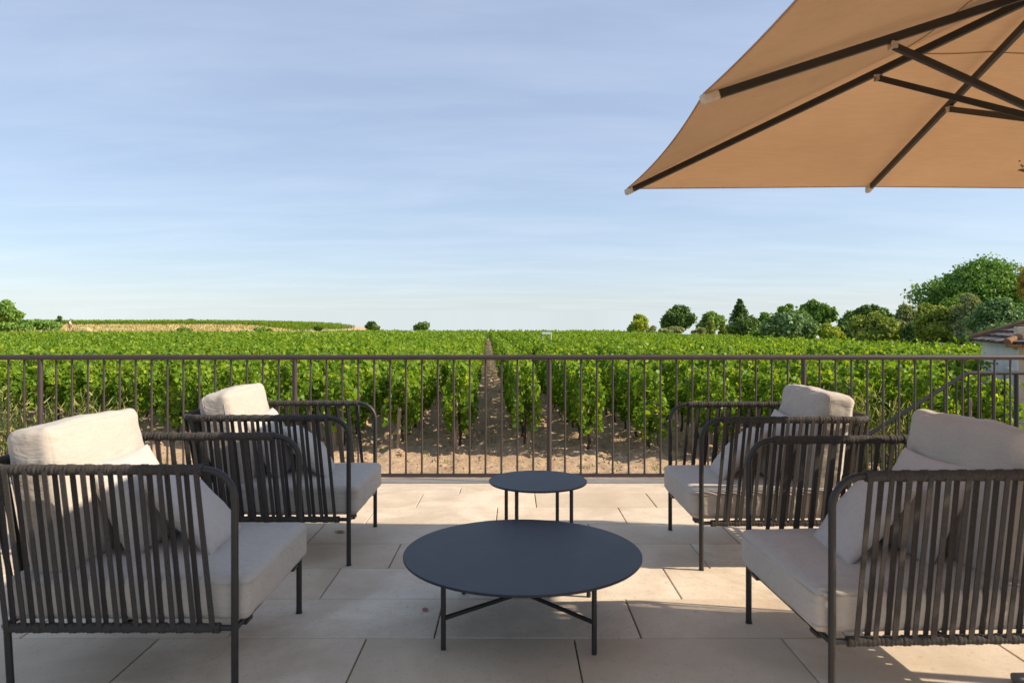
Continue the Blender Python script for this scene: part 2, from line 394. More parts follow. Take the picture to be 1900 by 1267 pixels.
# ------------------------------------------------------------------ railing
YR = 5.93
rail = empty('terrace_railing', (0, YR, 0)); tag(rail, 'long brown metal railing with thin upright bars along the terrace edge', 'railing')
ZR = HC - 58/F*YR
posts = [.307 + 2.105*k for k in range(-3, 4)]
mb = MB(); mb.tube([(posts[0]-.02, 0, ZR), (posts[-1]+.02, 0, ZR)], .0215, 20); mb.build('top_rail', M['rail'], rail)
mb = MB(); mb.box((posts[0],-.012,.052), (posts[-1],.012,.082)); mb.build('bottom_rail', M['rail'], rail, smooth=False, bevel=.003)
pm = None; bmh = None
for k, pxx in enumerate(posts):
    if pm is None:
        mb = MB(); mb.tube([(0,0,-.005),(0,0,ZR-.015)], .0205, 18); mb.tube([(0,0,-.004),(0,0,.006)], .045, 18)
        pm = mb.build('post', M['rail'], rail); pm.location = (pxx,0,0)
    else:
        o = pm.copy(); C.objects.link(o); o.location = (pxx,0,0)
    if k < len(posts)-1:
        for j in range(1, 16):
            x = pxx + 2.105*j/16
            if bmh is None:
                mb = MB(); mb.tube([(0,0,.075),(0,0,ZR-.012)], .0085, 10); mb.tube([(0,0,.080),(0,0,.0865)], .0125, 10); bmh = mb.build('baluster', M['rail'], rail); bmh.location = (x,0,0)
            else:
                o = bmh.copy(); C.objects.link(o); o.location = (x,0,0)

# stairs outside with their own railing, running down to the left
YS = 7.0
st = MB()
zl = -.16; xl = 4.46
st.box((xl, 6.17, -.95), (7.2, 7.15, zl))
for k in range(4):
    zt = zl - .13*(k+1); st.box((xl-.28*(k+1), 6.17, -.95), (xl-.28*k-.002, 7.15, zt))
o = st.build('garden_stairs', M['coping'], smooth=False, bevel=.008); tag(o, 'low stone steps going down beside the terrace', 'stairs')
srl = empty('stair_railing', (xl, YS, 0)); tag(srl, 'dark metal stair handrail sloping down to the left behind the terrace railing', 'railing')
zh = px2z(692, YS); slope = (px2z(692,YS)-px2z(800,YS))/(px2x(1793,YS)-px2x(1620,YS)); xk = px2x(1793, YS)-xl
mb = MB(); mb.tube([(2.6,0,zh),(xk+.02,0,zh),(xk,0,zh-.006),(xk-1.35,0,zh-1.35*slope)], .019, 16); mb.build('handrail', M['metal'], srl)
mb = MB(); mb.tube([(2.6,0,zh-.82),(xk+.02,0,zh-.82),(xk,0,zh-.826),(xk-1.35,0,zh-.82-1.35*slope)], .011, 10); mb.build('lower_rail', M['metal'], srl)
for j in range(-10, 22):
    x = xk + .118*j + .02
    zt = zh if x > xk else zh-(xk-x)*slope
    mb = MB(); mb.tube([(x,0,zt-.82),(x,0,zt-.01)], .0085, 8); mb.build('baluster', M['metal'], srl)
for x in (px2x(1886,YS)-xl, xk-1.33, 2.55):
    zt = zh if x > xk else zh-(xk-x)*slope
    mb = MB(); mb.tube([(x,0,max(zt-1.15,-.72)),(x,0,zt-.01)], .021, 14); mb.build('post', M['metal'], srl)

# ------------------------------------------------------------------ armchair
def rounded_box(sx, sy, sz, r, n=12, puff=(0,0,0), wr=.0, seed=0., crease=0.):
    """superellipsoid-like padded block centred on origin"""
    bm = bmesh.new(); bmesh.ops.create_cube(bm, size=2); bmesh.ops.subdivide_edges(bm, edges=bm.edges[:], cuts=n*2-1, use_grid_fill=True)
    h = Vector((sx/2, sy/2, sz/2))
    def warp(t):  # more vertices near the edges
        return math.copysign(1-(1-abs(t))**1.6, t)
    for v in bm.verts:
        u = Vector([warp(c) for c in v.co])
        p = Vector((u.x*h.x, u.y*h.y, u.z*h.z))
        q = Vector([max(-h[i]+r, min(h[i]-r, p[i])) for i in range(3)])
        d = p-q
        if d.length > 1e-9:
            # keep rounded: map onto sphere of radius r
            m_ = max(abs(d.x), abs(d.y), abs(d.z)); p = q + d.normalized()*min(r, m_*1.0 if m_ < r*.999 else r)
        b = [(1-u[i]**2) for i in range(3)]
        ax = max(range(3), key=lambda i: abs(v.co[i]))
        o = [i for i in range(3) if i != ax]
        p[ax] += math.copysign(puff[ax]*(b[o[0]]*b[o[1]])**.7, u[ax])
        if wr:
            nn = noise.fractal((p.x*7+seed, p.y*7, p.z*7), .8, 2., 3)*wr
            ridge = noise.noise((p.x*4+seed, p.y*11, p.z*16+seed))
            e = max(0., 1-min(b)*1.2)
            p += Vector(u).normalized()*(nn + wr*.9*e*ridge)
        v.co = p
    bm.normal_update(); return bm
def bm_obj(name, bm, mat, parent=None, mtx=None):
    me = bpy.data.meshes.new(name)
    if mtx is not None: bmesh.ops.transform(bm, matrix=mtx, verts=bm.verts)
    bm.to_mesh(me); bm.free(); me.shade_smooth(); me.materials.append(mat)
    o = bpy.data.objects.new(name, me); C.objects.link(o)
    if parent: o.parent = parent
    return o
def seam(sx, sy, sz, r, mtx, axis, at):
    """piping loop around the block in the plane axis=at (bordering the big face)"""
    hx, hy, hz = sx/2, sy/2, sz/2; pts = []
    if axis == 2: a, b = hx, hy
    elif axis == 0: a, b = hy, hz
    for (ca, cb2, a0) in ((a-r, b-r, 0), (-(a-r), b-r, 90), (-(a-r), -(b-r), 180), (a-r, -(b-r), 270)):
        for i in range(7):
            t = R(a0+90*i/6); pts.append((ca+r*math.cos(t), cb2+r*math.sin(t)))
    out = [(p[0],p[1],at) if axis == 2 else (at,p[0],p[1]) for p in pts]
    return [mtx @ Vector(p) for p in out]
AH = .80; LR = .25; DEP = .93; HW = .377; TR = .0125
def make_chair(seed):
    root = empty('armchair')
    rb = .105
    # front legs
    for s in (-1, 1):
        mb = MB(); mb.tube([(0,s*HW,0),(0,s*HW,AH-rb)], TR, 16); mb.tube([(0,s*HW,-.0),(0,s*HW,.006)], TR+.002, 14); mb.build('leg', M['metal'], root)
        mb = MB(); mb.tube([(-.80,s*(HW-.03),0),(-.815,s*(HW-.03),LR)], TR, 14); mb.build('leg', M['metal'], root)
    # top tube: bend, arm, corner, back, corner, arm, bend
    path = []
    rc = .13
    path += arc((-rb,-HW,AH-rb), rb, 0, R(90), 10, (1,0,0), (0,0,1))
    path += [Vector((-rb-(DEP-rc-rb)*i/8, -HW, AH)) for i in range(1, 8)]
    path += arc((-DEP+rc,-HW+rc,AH), rc, 0, R(90), 10, (0,-1,0), (-1,0,0))
    path += [Vector((-DEP, -HW+rc+(2*HW-2*rc)*i/8, AH)) for i in range(1, 8)]
    half = path
    back = [Vector((p.x, -p.y, p.z)) for p in path[:28]][::-1]
    path = half + back
    mb = MB(); mb.tube(path, TR, 16); mb.build('arm_rail', M['metal'], root)
    # lower frame
    mb = MB()
    mb.tube([(0,-HW,LR),(-.80,-HW,LR),(-.815,-HW+.015,LR),(-.815,HW-.015,LR),(-.80,HW,LR),(0,HW,LR)], .0105, 12)
    mb.tube([(0,-HW,LR-.004),(0,HW,LR-.004)], .0105, 12)
    mb.tube([(-.40,-HW,LR-.004),(-.40,HW,LR-.004)], .009, 10)
    for s in (-1, 1):
        mb.box((-.012, s*(HW-.10)-.03, LR-.018), (.016, s*(HW-.10)+.03, LR-.005))
    mb.build('seat_frame', M['metal'], root)
    # straps: outer and inner layer on each arm
    rr2 = random.Random(seed)
    for s in (-1, 1):
        mb = MB(); n = 12
        for i in range(n):
            u = i/(n-1)
            for lay in (0, 1):
                uu = u + (.5/(n-1) if lay else 0)
                if uu > 1.0: continue
                xt = -.125 - uu*(DEP-.125-.075) + rr2.uniform(-.004,.004); xb = -.075 - uu*.715 + rr2.uniform(-.004,.004)
                if lay: xt -= .016; xb -= .018
                o1 = s*(TR+.006) * (1 if lay == 0 else -.6)
                if lay == 1: o2 = s*(-.009)
                else: o2 = s*(.0125)
                ycorner = 0.
                if xt < -DEP+rc:                         # follow the rounded corner
                    t = (-DEP+rc-xt)/rc; ycorner = s*rc*(1-math.sqrt(max(0,1-t*t)))
                p = (xt, s*HW+o1-ycorner, AH); q = (xb, s*HW+o2, LR)
                mb.strap(p, q, (1,0,0), .0182 + rr2.uniform(-.0015,.0015), .0045)
        # wrapped tube sections
        m_ = int((DEP-.115-.04)/.0035); pts = []; rads = []
        for i in range(m_+1):
            x = -.112 - i*.0035
            yc = 0.
            if x < -DEP+rc: t = (-DEP+rc-x)/rc; yc = s*rc*(1-math.sqrt(max(0,1-t*t)))
            pts.append((x, s*HW-yc, AH)); ph = (i*.0035) % .0155 / .0155; big = .0022 if ((i*.0035) % .064) < .028 else 0
            rads.append(.0163 + .0022*math.sin(math.pi*ph)**.6 + big)
        mb.tube(pts, rads, 14)
        m_ = int(.74/.0035); pts = [(-.05-i*.0035, s*HW, LR) for i in range(m_+1)]
        rads = [.0142 + .0022*math.sin(math.pi*((i*.0035) % .0155/.0155))**.6 + (.002 if ((i*.0035) % .062) < .028 else 0) for i in range(m_+1)]
        mb.tube(pts, rads, 12)
        mb.build('arm_strapping', M['strap'], root)
    mb = MB(); n = 10
    for i in range(n):
        for lay in (0, 1):
            yt = -HW+.12 + (2*HW-.24)*(i + .5*lay)/(n-1); 
            if yt > HW-.11: continue
            o1 = -(TR+.006) if lay == 0 else TR+.005
            mb.strap((-DEP+o1, yt+rr2.uniform(-.004,.004), AH), (-.815+o1*.7, yt*1.06, LR), (0,1,0), .027, .0045)
    m_ = int((2*HW-.24)/.0035); pts = [(-DEP, -HW+.12+i*.0035, AH) for i in range(m_+1)]
    mb.tube(pts, [.0163 + .0022*math.sin(math.pi*((i*.0035) % .0155/.0155))**.6 for i in range(m_+1)], 14)
    mb.build('back_strapping', M['strap'], root)
    # seat cushion
    sx, sy, sz = .86, .725, .155
    mt = Matrix.Translation((-.385, 0, LR+.016+sz/2))
    sc = bm_obj('seat_cushion', rounded_box(sx, sy, sz, .028, 10, (.006,.005,.009), .003, seed), M['linen'], root, mt)
    mb = MB(); 
    for at in (sz/2-.026, -sz/2+.026): mb.tube(seam(sx+.004, sy+.004, sz, .028, mt, 2, at), .0016, 6, closed=True)
    mb.build('piping', M['piping'], sc)
    # back cushion leaning on the back straps
    bx, by, bz = .165, .635, .54
    mt = Matrix.Translation((-.728, rr2.uniform(-.01,.01), LR+.016+sz+.238)) @ Matrix.Rotation(R(-10), 4, 'Y') @ Matrix.Rotation(rr2.uniform(-.02,.02), 4, 'X')
    bc = bm_obj('back_cushion', rounded_box(bx, by, bz, .034, 12, (.026,-.004,-.012), .009, seed+3), M['linen'], root, mt)
    mb = MB()
    for at in (bx/2-.026, -bx/2+.026): mb.tube(seam(bx, by-.006, bz-.010, .034, mt, 0, at), .002, 6, closed=True)
    mb.build('piping', M['piping'], bc)
    return root
def pillow_mesh(name, a, b, t, seed):
    n = 30; V = []; Fc = []; idx = {}
    for side in (1, -1):
        for i in range(n+1):
            for j in range(n+1):
                u = -1+2*i/n; v = -1+2*j/n
                if side == -1 and (i in (0,n) or j in (0,n)): idx[(side,i,j)] = idx[(1,i,j)]; continue
                uu = math.sin(u*math.pi/2); vv = math.sin(v*math.pi/2)
                x = a*uu*(1-.075*(1-vv*vv)); y = b*vv*(1-.075*(1-uu*uu))
                h = t*max(0., (1-uu*uu)*(1-vv*vv))**.42
                wv = noise.fractal((x*9+seed, y*9, side*2.), .8, 2., 3)*.008 + .008*noise.noise((x*5+seed, y*17, side))*(abs(uu)**2)
                h += wv*min(1., (1-abs(uu))*5)*min(1., (1-abs(vv))*5)
                z = side*h + .014*noise.noise((x*5+seed, y*5, 4.))
                idx[(side,i,j)] = len(V); V.append(Vector((x, y, z)))
        for i in range(n):
            for j in range(n):
                q = (idx[(side,i,j)], idx[(side,i+1,j)], idx[(side,i+1,j+1)], idx[(side,i,j+1)])
                Fc.append(q if side == 1 else q[::-1])
    return V, Fc
chairs = [
 # x of front legs, y centre, facing, rot(deg), label, seed
 (-.966, 2.875, 0., 'front left rope-sided armchair, its pale back cushion half in sunlight', 1),
 (-.888, 4.275, 0., 'left armchair by the railing, sand cushions, behind the other left armchair', 2),
 (1.052, 2.765, 180.+2.2, 'largest right armchair with a grey shaded back cushion and lit strapping', 3),
 (1.010, 4.20, 180., 'smaller right armchair near the railing with cushion tilted in its back corner', 4),
]
for i, (x, y, rot, lab, seed) in enumerate(chairs):
    ch = make_chair(seed); ch.location = (x, y, 0); ch.rotation_euler.z = R(rot)
    tag(ch, lab, 'armchair', 'rope sided lounge armchairs')
    Mc = Matrix.Translation((x, y, 0)) @ Matrix.Rotation(R(rot), 4, 'Z')
    s = 1 if rot < 90 else -1           # local +y is away from the camera on the left chairs
    who = ['front left armchair','rear left armchair','front right armchair','rear right armchair'][i]
    for k in (0, 1):
        V, Fc = pillow_mesh('p', .205, .205, .068, seed*7+k*3)
        if k == 0:   # standing against the back cushion
            mt = Matrix.Translation((-.545, s*.04, .60)) @ Matrix.Rotation(R(s*-6), 4, 'Z') @ Matrix.Rotation(R(62), 4, 'Y') @ Matrix.Rotation(R(s*2), 4, 'Z')
        else:        # lower one, tipped forward of it
            mt = Matrix.Translation((-.335, s*.07, .545)) @ Matrix.Rotation(R(s*10), 4, 'Z') @ Matrix.Rotation(R(47), 4, 'Y') @ Matrix.Rotation(R(s*-9), 4, 'Z')
        org = Mc @ mt @ Vector((0,0,0))
        V = [Mc @ mt @ p - org for p in V]
        o = make_obj('throw_pillow', V, Fc, M['pillow'], loc=org)
        tag(o, ('pale square pillow propped against the back cushion of the ' if k == 0 else 'pale square pillow leaning low at the front on the seat of the ')+who, 'pillow', 'pale throw pillows')

# ------------------------------------------------------------------ tables
def disc(r, t, n=96, bev=.003):
    V = []; Fc = []
    prof = [(0.001,-t),(r-bev,-t),(r,-t+bev),(r,-bev*.6),(r-bev*.7,0),(r*.6,0),(0.001,0)]
    for (q, z) in prof:
        for k in range(n): a = 2*math.pi*k/n; V.append((q*math.cos(a), q*math.sin(a), z))
    for i in range(len(prof)-1):
        for k in range(n): Fc.append((i*n+k, i*n+(k+1) % n, (i+1)*n+(k+1) % n, (i+1)*n+k))
    return V, Fc
def make_table(loc, rot, r, zt, h, zb, label):
    t = empty('round_table', loc, rot); tag(t, label, 'table', 'round dark metal tables')
    V, Fc = disc(r, .011); tp = make_obj('tabletop', V, Fc, M['tabletop'], t, loc=(0,0,zt)); tp.data.set_sharp_from_angle(angle=R(35))
    for sx in (-1, 1):
        for sy in (-1, 1):
            mb = MB(); mb.tube([(sx*h, sy*h, 0), (sx*h, sy*h, zt-.011)], .0105, 14); mb.build('leg', M['metal'], t)
    mb = MB()
    mb.tube([(-h,-h,zb),(h,h,zb)], .0095, 10); mb.tube([(-h,h,zb),(h,-h,zb)], .009, 10)
    mb.tube([(-h,-h,zt-.022),(h,h,zt-.022)], .008, 8); mb.tube([(-h,h,zt-.022),(h,-h,zt-.022)], .0078, 8)
    mb.build('cross_brace', M['metal'], t); return t
make_table((.046, 3.165, 0), R(-4), .522, .308, .302, .125, 'large low round slate blue coffee table in the middle of the terrace')
make_table((.148, 4.10, 0), R(45-34), .28, .42, .155, .13, 'small taller round slate blue side table behind the large one')

# fallen dead leaf on the paving under the rear left chair
leafm = mat_simple('dead_leaf', (.25,.12,.08), (.38,.2,.13), 30, .8)
V = [(0,-.035,0),(.02,-.012,.006),(.017,.015,.008),(0,.04,.003),(-.018,.012,.007),(-.02,-.014,.004),(0,0,.001)]
o = make_obj('fallen_leaf', V, [(0,1,6),(1,2,6),(2,3,6),(3,4,6),(4,5,6),(5,0,6)], leafm, loc=(px2x(631,4.52), 4.52, .002)); o.rotation_euler.z = 1.4; o2 = o.copy(); C.objects.link(o2); o2.location = (px2x(789,3.28), 3.28, .002); o2.rotation_euler.z = .3; o2.scale = (.7,.7,.7); tag(o2, 'tiny brown dead leaf lying left of the large table legs', 'leaf')
tag(o, 'small brown dead leaf lying on the paving beside the rear left armchair', 'leaf')

# ------------------------------------------------------------------ parasols
def make_parasol():
    root = empty('parasol'); hx, hy = 1.41, 1.68; zr = 2.105; zhub = 2.54; zrun = 2.03
    ox = .135; tips = [(-hx+ox,-hy),(ox,-hy),(hx+ox,-hy),(hx+ox,0),(hx+ox,hy),(ox,hy),(-hx+ox,hy),(-hx+ox,0)]
    def rim(i):
        x, y = tips[i % 8]; return Vector((x, y, zr + (.012 if i % 2 else 0)))
    hub = Vector((0,0,zhub))
    V = []; Fc = []; n = 18; seg = 14
    for i in range(8):
        a, b2 = rim(i), rim(i+1)
        base = len(V)
        for r_ in range(n+1):
            t = r_/n
            for s_ in range(seg+1):
                u = s_/seg; p = a.lerp(b2, u)
                c0 = p - hub; inward = 4*u*(1-u)
                q = hub + c0*t*(1-.022*inward*t)           # scalloped hem
                q.z -= .035*inward*t*(1-t*.6)*1.2            # cloth sags between the ribs
                q.z += .02*math.sin(math.pi*t)                # slight fullness
                V.append(q)
        for r_ in range(n):
            for s_ in range(seg):
                k = base+r_*(seg+1)+s_; Fc.append((k, k+1, k+seg+2, k+seg+1))
    bm = bmesh.new(); vs = [bm.verts.new(p) for p in V]
    for f in Fc: 
        try: bm.faces.new([vs[k] for k in f])
        except ValueError: pass
    bmesh.ops.remove_doubles(bm, verts=bm.verts, dist=.0005)
    cn = bm_obj('canopy', bm, M['canopy'], root)
    mb = MB()
    for i in range(8):
        a, b2 = rim(i), rim(i+1); pts = []
        for s_ in range(seg+1):
            u = s_/seg; c0 = a.lerp(b2, u)-hub; inward = 4*u*(1-u); q = hub+c0*(1-.022*inward); q.z -= .035*inward*.4*1.2; pts.append(q)
        mb.tube(pts, .0035, 6)
    mb.build('hem', M['canopy'], cn)
    # wind vent
    mb = MB()
    def skin_pt(i, u, t):
        c0 = rim(i).lerp(rim(i+1), u)-hub; inward = 4*u*(1-u); q = hub + c0*t*(1-.022*inward*t)
        q.z += -.035*inward*t*(1-t*.6)*1.2 + .02*math.sin(math.pi*t) - .003; return q
    ring = [skin_pt(i, u/8, .27) for i in range(8) for u in range(8)]; mb.tube(ring, .0022, 5, closed=True)
    mb.build('seam', M['canopy'], cn)
    for i in range(8):
        e = rim(i) + Vector((0,0,-.020)); h0 = hub + Vector((0,0,-.03)); d = (e-h0).normalized(); side = d.cross(Vector((0,0,1))).normalized(); up = side.cross(d)
        def beam(mb, p, q, w_, h_):
            vs = []
            for en in (p, q):
                for a_, b_ in ((-1,-1),(1,-1),(1,1),(-1,1)): vs.append(en+side*w_/2*a_+up*h_/2*b_)
            mb.add(vs, [(0,1,2,3),(7,6,5,4),(0,4,5,1),(1,5,6,2),(2,6,7,3),(3,7,4,0)])
        mb = MB(); beam(mb, h0+d*.05, e-d*.05, .019, .030); rb = mb.build('rib', M['metal'], root, smooth=False, bevel=.002)
        mb = MB(); beam(mb, e-d*.056, e+d*.012, .026, .034); mb.build('end_cap', M['cap'], rb, smooth=False, bevel=.006)
        L2 = (e-h0).length; f = {7:.489, 3:.489, 5:.465, 1:.465}.get(i, .315)
        at = h0 + d*L2*f + up*-.022
        r0 = Vector((d.x*.05, d.y*.05, zrun))
        mb = MB(); dd = (at-r0).normalized(); s2 = dd.cross(Vector((0,0,1))).normalized(); u2 = s2.cross(dd); vs = []
        for en in (r0, at):
            for a_, b_ in ((-1,-1),(1,-1),(1,1),(-1,1)): vs.append(en+s2*.0085*a_+u2*.012*b_)
        mb.add(vs, [(0,1,2,3),(7,6,5,4),(0,4,5,1),(1,5,6,2),(2,6,7,3),(3,7,4,0)]); stt = mb.build('strut', M['metal'], root, smooth=False, bevel=.002)
        mb = MB(); mb.tube([at+side*-.017+up*.006, at+side*.017+up*.006], .005, 8); mb.box((-.012,-.013,-.012),(.012,.013,.012), Matrix.Translation(at-dd*.006)); mb.build('bracket', M['steel'], stt)
    mb = MB(); mb.tube([(0,0,.05),(0,0,zhub+.10)], .028, 20); mb.build('pole', M['metal'], root)
    mb = MB(); mb.tube([(0,0,zrun-.05),(0,0,zrun+.04)], .05, 18); mb.tube([(0,0,zhub-.08),(0,0,zhub+.0)], .055, 18); mb.build('hub', M['metal'], root)
    mb = MB(); mb.box((-.12,-.30,0.001),(.30,.12,.03)); mb.tube([(0,0,.05),(0,0,.30)], .038, 16); mb.build('base', M['terracotta'], root, smooth=False, bevel=.01)
    return root
p1 = make_parasol(); p1.location = (1.95, 2.52, 0); tag(p1, 'big tan square parasol with black ribs over the right armchairs', 'parasol', 'tan parasols')

# ------------------------------------------------------------------ foliage
def leaf_cloud(P, size, nrm_bias=None, spread=1., sides=6, rs=nrs, jit=.35):
    """one leaf polygon per point; returns V (n*sides,3), F, v"""
    n = len(P)
    d = rs.normal(size=(n,3))*spread
    if nrm_bias is not None: d = d*.62 + nrm_bias
    d /= np.linalg.norm(d, axis=1, keepdims=True)+1e-9
    t = np.cross(d, rs.normal(size=(n,3))); t /= np.linalg.norm(t, axis=1, keepdims=True)+1e-9
    b = np.cross(d, t)
    s = (size*(1-jit+2*jit*rs.rand(n)))[:,None] if np.isscalar(size) else (size*(1-jit+2*jit*rs.rand(n)))[:,None]
    if sides == 6:
        sh = [(-.5,0,.03),(-.30,.42,.10),(.18,.46,.12),(.55,0,-.06),(.18,-.46,.12),(-.30,-.42,.10)]
    else:
        sh = [(-.5,0,.0),(0,.42,.08),(.52,0,-.04),(0,-.42,.08)]
    V = np.stack([P + t*s*a + b*s*c + d*s*e for a, c, e in sh], 1).reshape(-1,3)
    Fc = np.arange(n*len(sh)).reshape(n, len(sh))
    return V, Fc
def vine_points(n, L, zb, zt, w, rs, seed, shoots=.08):
    y = (rs.rand(n)-.5)*L
    u = rs.rand(n)**.85
    z = zb + (zt-zb)*u
    prof = .55 + .45*np.sin(np.pi*np.clip((z-zb)/(zt-zb)*.9+.12, 0, 1))
    side = np.where(rs.rand(n) < .5, -1, 1)
    lump = np.array([noise.noise((yy*2.2+seed, zz*2.4, seed*1.7)) for yy, zz in zip(y, z)])
    r = (rs.rand(n)**.45)*prof*w*(1+.55*lump)
    x = side*r
    zb_l = np.array([noise.noise((yy*2.0+seed, 5.3, seed)) for yy in y])*.16
    z = z + zb_l*(1-u)*1.4 + np.array([noise.noise((yy*3.0, 9.3+seed, seed)) for yy in y])*.09*u
    sh = rs.rand(n) < shoots
    z = np.where(sh & (u > .6), z+rs.rand(n)*.20, z)
    P = np.stack([x, y, z], 1)
    nb = np.stack([side*.45*np.ones(n), np.zeros(n), .15+.6*np.clip(u-.55, 0, 1)], 1)
    hole = np.array([noise.fractal((yy*3.3+seed*2, zz*3.6, seed+sd_*.8), .8, 2., 3) for yy, zz, sd_ in zip(P[:,1], P[:,2], side)])
    k = hole > -.20
    return P[k], nb[k], u[k]
VH = 1.31
near_vines = []
for k in range(7):
    rs = np.random.RandomState(40+k)
    P, nb, u = vine_points(1750, 1.06, .34, VH-.04, .20, rs, k*3.1)
    V, Fc = leaf_cloud(P, .065, nb, sides=6, rs=rs, jit=.5)
    v = np.clip(.12+.55*rs.rand(len(P))+.10*u+.04+(rs.rand(len(P)) > .965)*.4, 0, 1)
    fo = make_obj_np('foliage', V, Fc, M['vine'], v)
    mb = MB(); pts = []; 
    bx = rnd.uniform(-.05,.05)
    for i in range(7): t = i/6; pts.append((bx*math.sin(t*4)+rnd.uniform(-.012,.012), rnd.uniform(-.02,.02), -.06+t*.62))
    mb.tube(pts, [.030,.024,.021,.020,.019,.017,.014], 8); e = Vector(pts[-1])
    for s in (-1, 1):
        mb.tube([e, e+Vector((.01,s*.16,.10)), e+Vector((0,s*.36,.15))], [.013,.010,.006], 6)
        mb.tube([e+Vector((0,s*.2,.12)), e+Vector((rnd.uniform(-.06,.06),s*.24,.55))], [.005,.003], 5)
    tr_ = mb.build('trunk', M['bark'])
    near_vines.append((fo, tr_))
# every plant position
plants = []
for ri, x0 in enumerate(ROWS):
    ye = row_end(x0) + rnd.uniform(-.12,.12)
    yy = ye + .38
    yend = 104 if x0 > -22 else 83.5
    while yy < yend:
        x = row_x(x0, yy)
        px = 950 + x/yy*F
        if -90 < px < 1990 and not (x > 7.65 + max(0., yy-11.3)*.47 and yy < 16.5): plants.append((yy, x, ri))
        yy += .99
plants.sort()
near = plants[:300]; far = plants[300:]
def nth(n): return n
# how each near plant is singled out: by row and place in it
rows_in = {}
for (y, x, ri) in near: rows_in.setdefault(ri, []).append((y, x))
ORD = ['first','second','third','fourth','fifth','sixth','seventh','eighth','ninth','tenth','eleventh','twelfth','thirteenth','fourteenth','fifteenth','sixteenth']
ri_c = min(range(len(ROWS)), key=lambda i: abs(ROWS[i]-.22))   # row just right of the centre alley
used = set(); cnt = 0
for (y, x, ri) in near:
    k = sorted(rows_in[ri]).index((y, x))
    fo, tr_ = near_vines[(cnt*5+ri) % 7]; cnt += 1
    g0 = empty('grape_vine', (x, y, ground(x, y)+.02), math.atan(-ROW_SKEW) + (math.pi if rnd.random() < .5 else 0))
    sc = rnd.uniform(.90, 1.07); g0.scale = (rnd.uniform(.9,1.15), 1., sc)
    for src, nm in ((fo,'foliage'), (tr_,'trunk')):
        if src.name in used or src.parent is not None:
            c = src.copy(); C.objects.link(c)
        else: c = src
        if c is src: used.add(src.name)
        c.parent = g0
    side = 'right' if ri >= ri_c else 'left'
    rn = (ri-ri_c if ri >= ri_c else ri_c-1-ri)
    tag(g0, 'leafy green vine, %s plant in the %s row %s of the bare soil alley' % (ORD[min(k,15)], ORD[min(rn,15)], side), 'grape vine', 'grape vines at the near ends of the rows')
for fo, tr_ in near_vines:
    for o in (fo, tr_):
        if o.parent is None: bpy.data.objects.remove(o)
# the rest of the vineyard as one mass
lods = {}
for name, n, sz, sides in (('a', 700, .088, 4), ('b', 300, .13, 4), ('c', 110, .20, 4)):
    L_ = []
    for k in range(5):
        rs = np.random.RandomState(90+k+n); P, nb, u = vine_points(n, 1.1, .34, VH-.05, .21, rs, k*2.3+n)
        V, Fc = leaf_cloud(P, sz, nb, sides=sides, rs=rs)
        L_.append((V, Fc, np.clip(.14+.52*rs.rand(len(P))+.10*u+.04+(rs.rand(len(P)) > .97)*.35, 0, 1)))
    lods[name] = L_
Vs = []; Fs = []; vv = []; off = 0
def put(lod, x, y, zb, ang=0., sc=1.):
    global off
    V, Fc, v = lods[lod][rnd.randrange(5)]
    c_, s_ = math.cos(ang), math.sin(ang); f = rnd.choice((-1,1))
    W = V*np.array([f, f, 1.])*np.array([rnd.uniform(.9,1.2), 1, sc*rnd.uniform(.90,1.09)])
    W = np.stack([W[:,0]*c_-W[:,1]*s_+x, W[:,0]*s_+W[:,1]*c_+y, W[:,2]+zb], 1)
    Vs.append(W); Fs.append(Fc+off); vv.append(v+rnd.uniform(-.07,.07)); off += len(V)
for (y, x, ri) in far:
    if y > 84 and x > -24: x += rnd.uniform(-.3,.3)
    put('a' if y < 34 else ('b' if y < 58 else 'c'), x, y, ground(x, y)+.02, -ROW_SKEW*-1)
o = make_obj_np('vineyard_rows', np.concatenate(Vs), np.concatenate(Fs), M['vine'], np.concatenate(vv))
tag(o, 'far part of the green vineyard rows running to the horizon', 'vineyard', kind='stuff')
# vineyard on the hill at far left
Vs = []; Fs = []; vv = []; off = 0
yy = 112.
while yy < 172:
    x = -.72*yy - 6
    while x < -34 - (yy-112)*.05:
        s = ss(-34, -50, x)
        put('c', x, yy, ground(x, yy)-.35, R(90), .8+.2*s); x += 1.05
    yy += 2.4
o = make_obj_np('hill_vineyard', np.concatenate(Vs), np.concatenate(Fs), M['vine'], np.concatenate(vv))
tag(o, 'vineyard covering the low hill behind the dry grass bank', 'vineyard', kind='stuff')

# dry grass on the bank: blades
m_dry = mat_leaf('dry_grass_blade', (.28,.22,.09), (.46,.38,.19), (.62,.52,.30), .25, .8)
def blades(name, pts, h, w_, mat, parent=None, lean=.3, v=None):
    V = []; Fc = []; vals = []
    for (x, y, z) in pts:
        a = rnd.uniform(0, math.pi); hh = h*rnd.uniform(.5, 1.15); lx, ly = rnd.uniform(-lean,lean)*hh, rnd.uniform(-lean,lean)*hh
        dx_, dy_ = math.cos(a)*w_/2, math.sin(a)*w_/2; n = len(V)
        V += [(x-dx_,y-dy_,z),(x+dx_,y+dy_,z),(x+dx_*.7+lx*.4,y+dy_*.7+ly*.4,z+hh*.55),(x-dx_*.7+lx*.4,y-dy_*.7+ly*.4,z+hh*.55),(x+lx,y+ly,z+hh)]
        Fc += [(n,n+1,n+2,n+3),(n+3,n+2,n+4)]; q = rnd.random(); vals += [q,q]
    return make_obj(name, V, Fc, mat, parent, smooth=False, v=vals)
pts = []
for i in range(16000):
    y = rnd.uniform(86, 111); x = rnd.uniform(-.70*y, -25.5);
    if noise.noise((x*.12, y*.3, 3.)) < -.22: continue
    
    z = ground(x, y); pts.append((x, y, z))
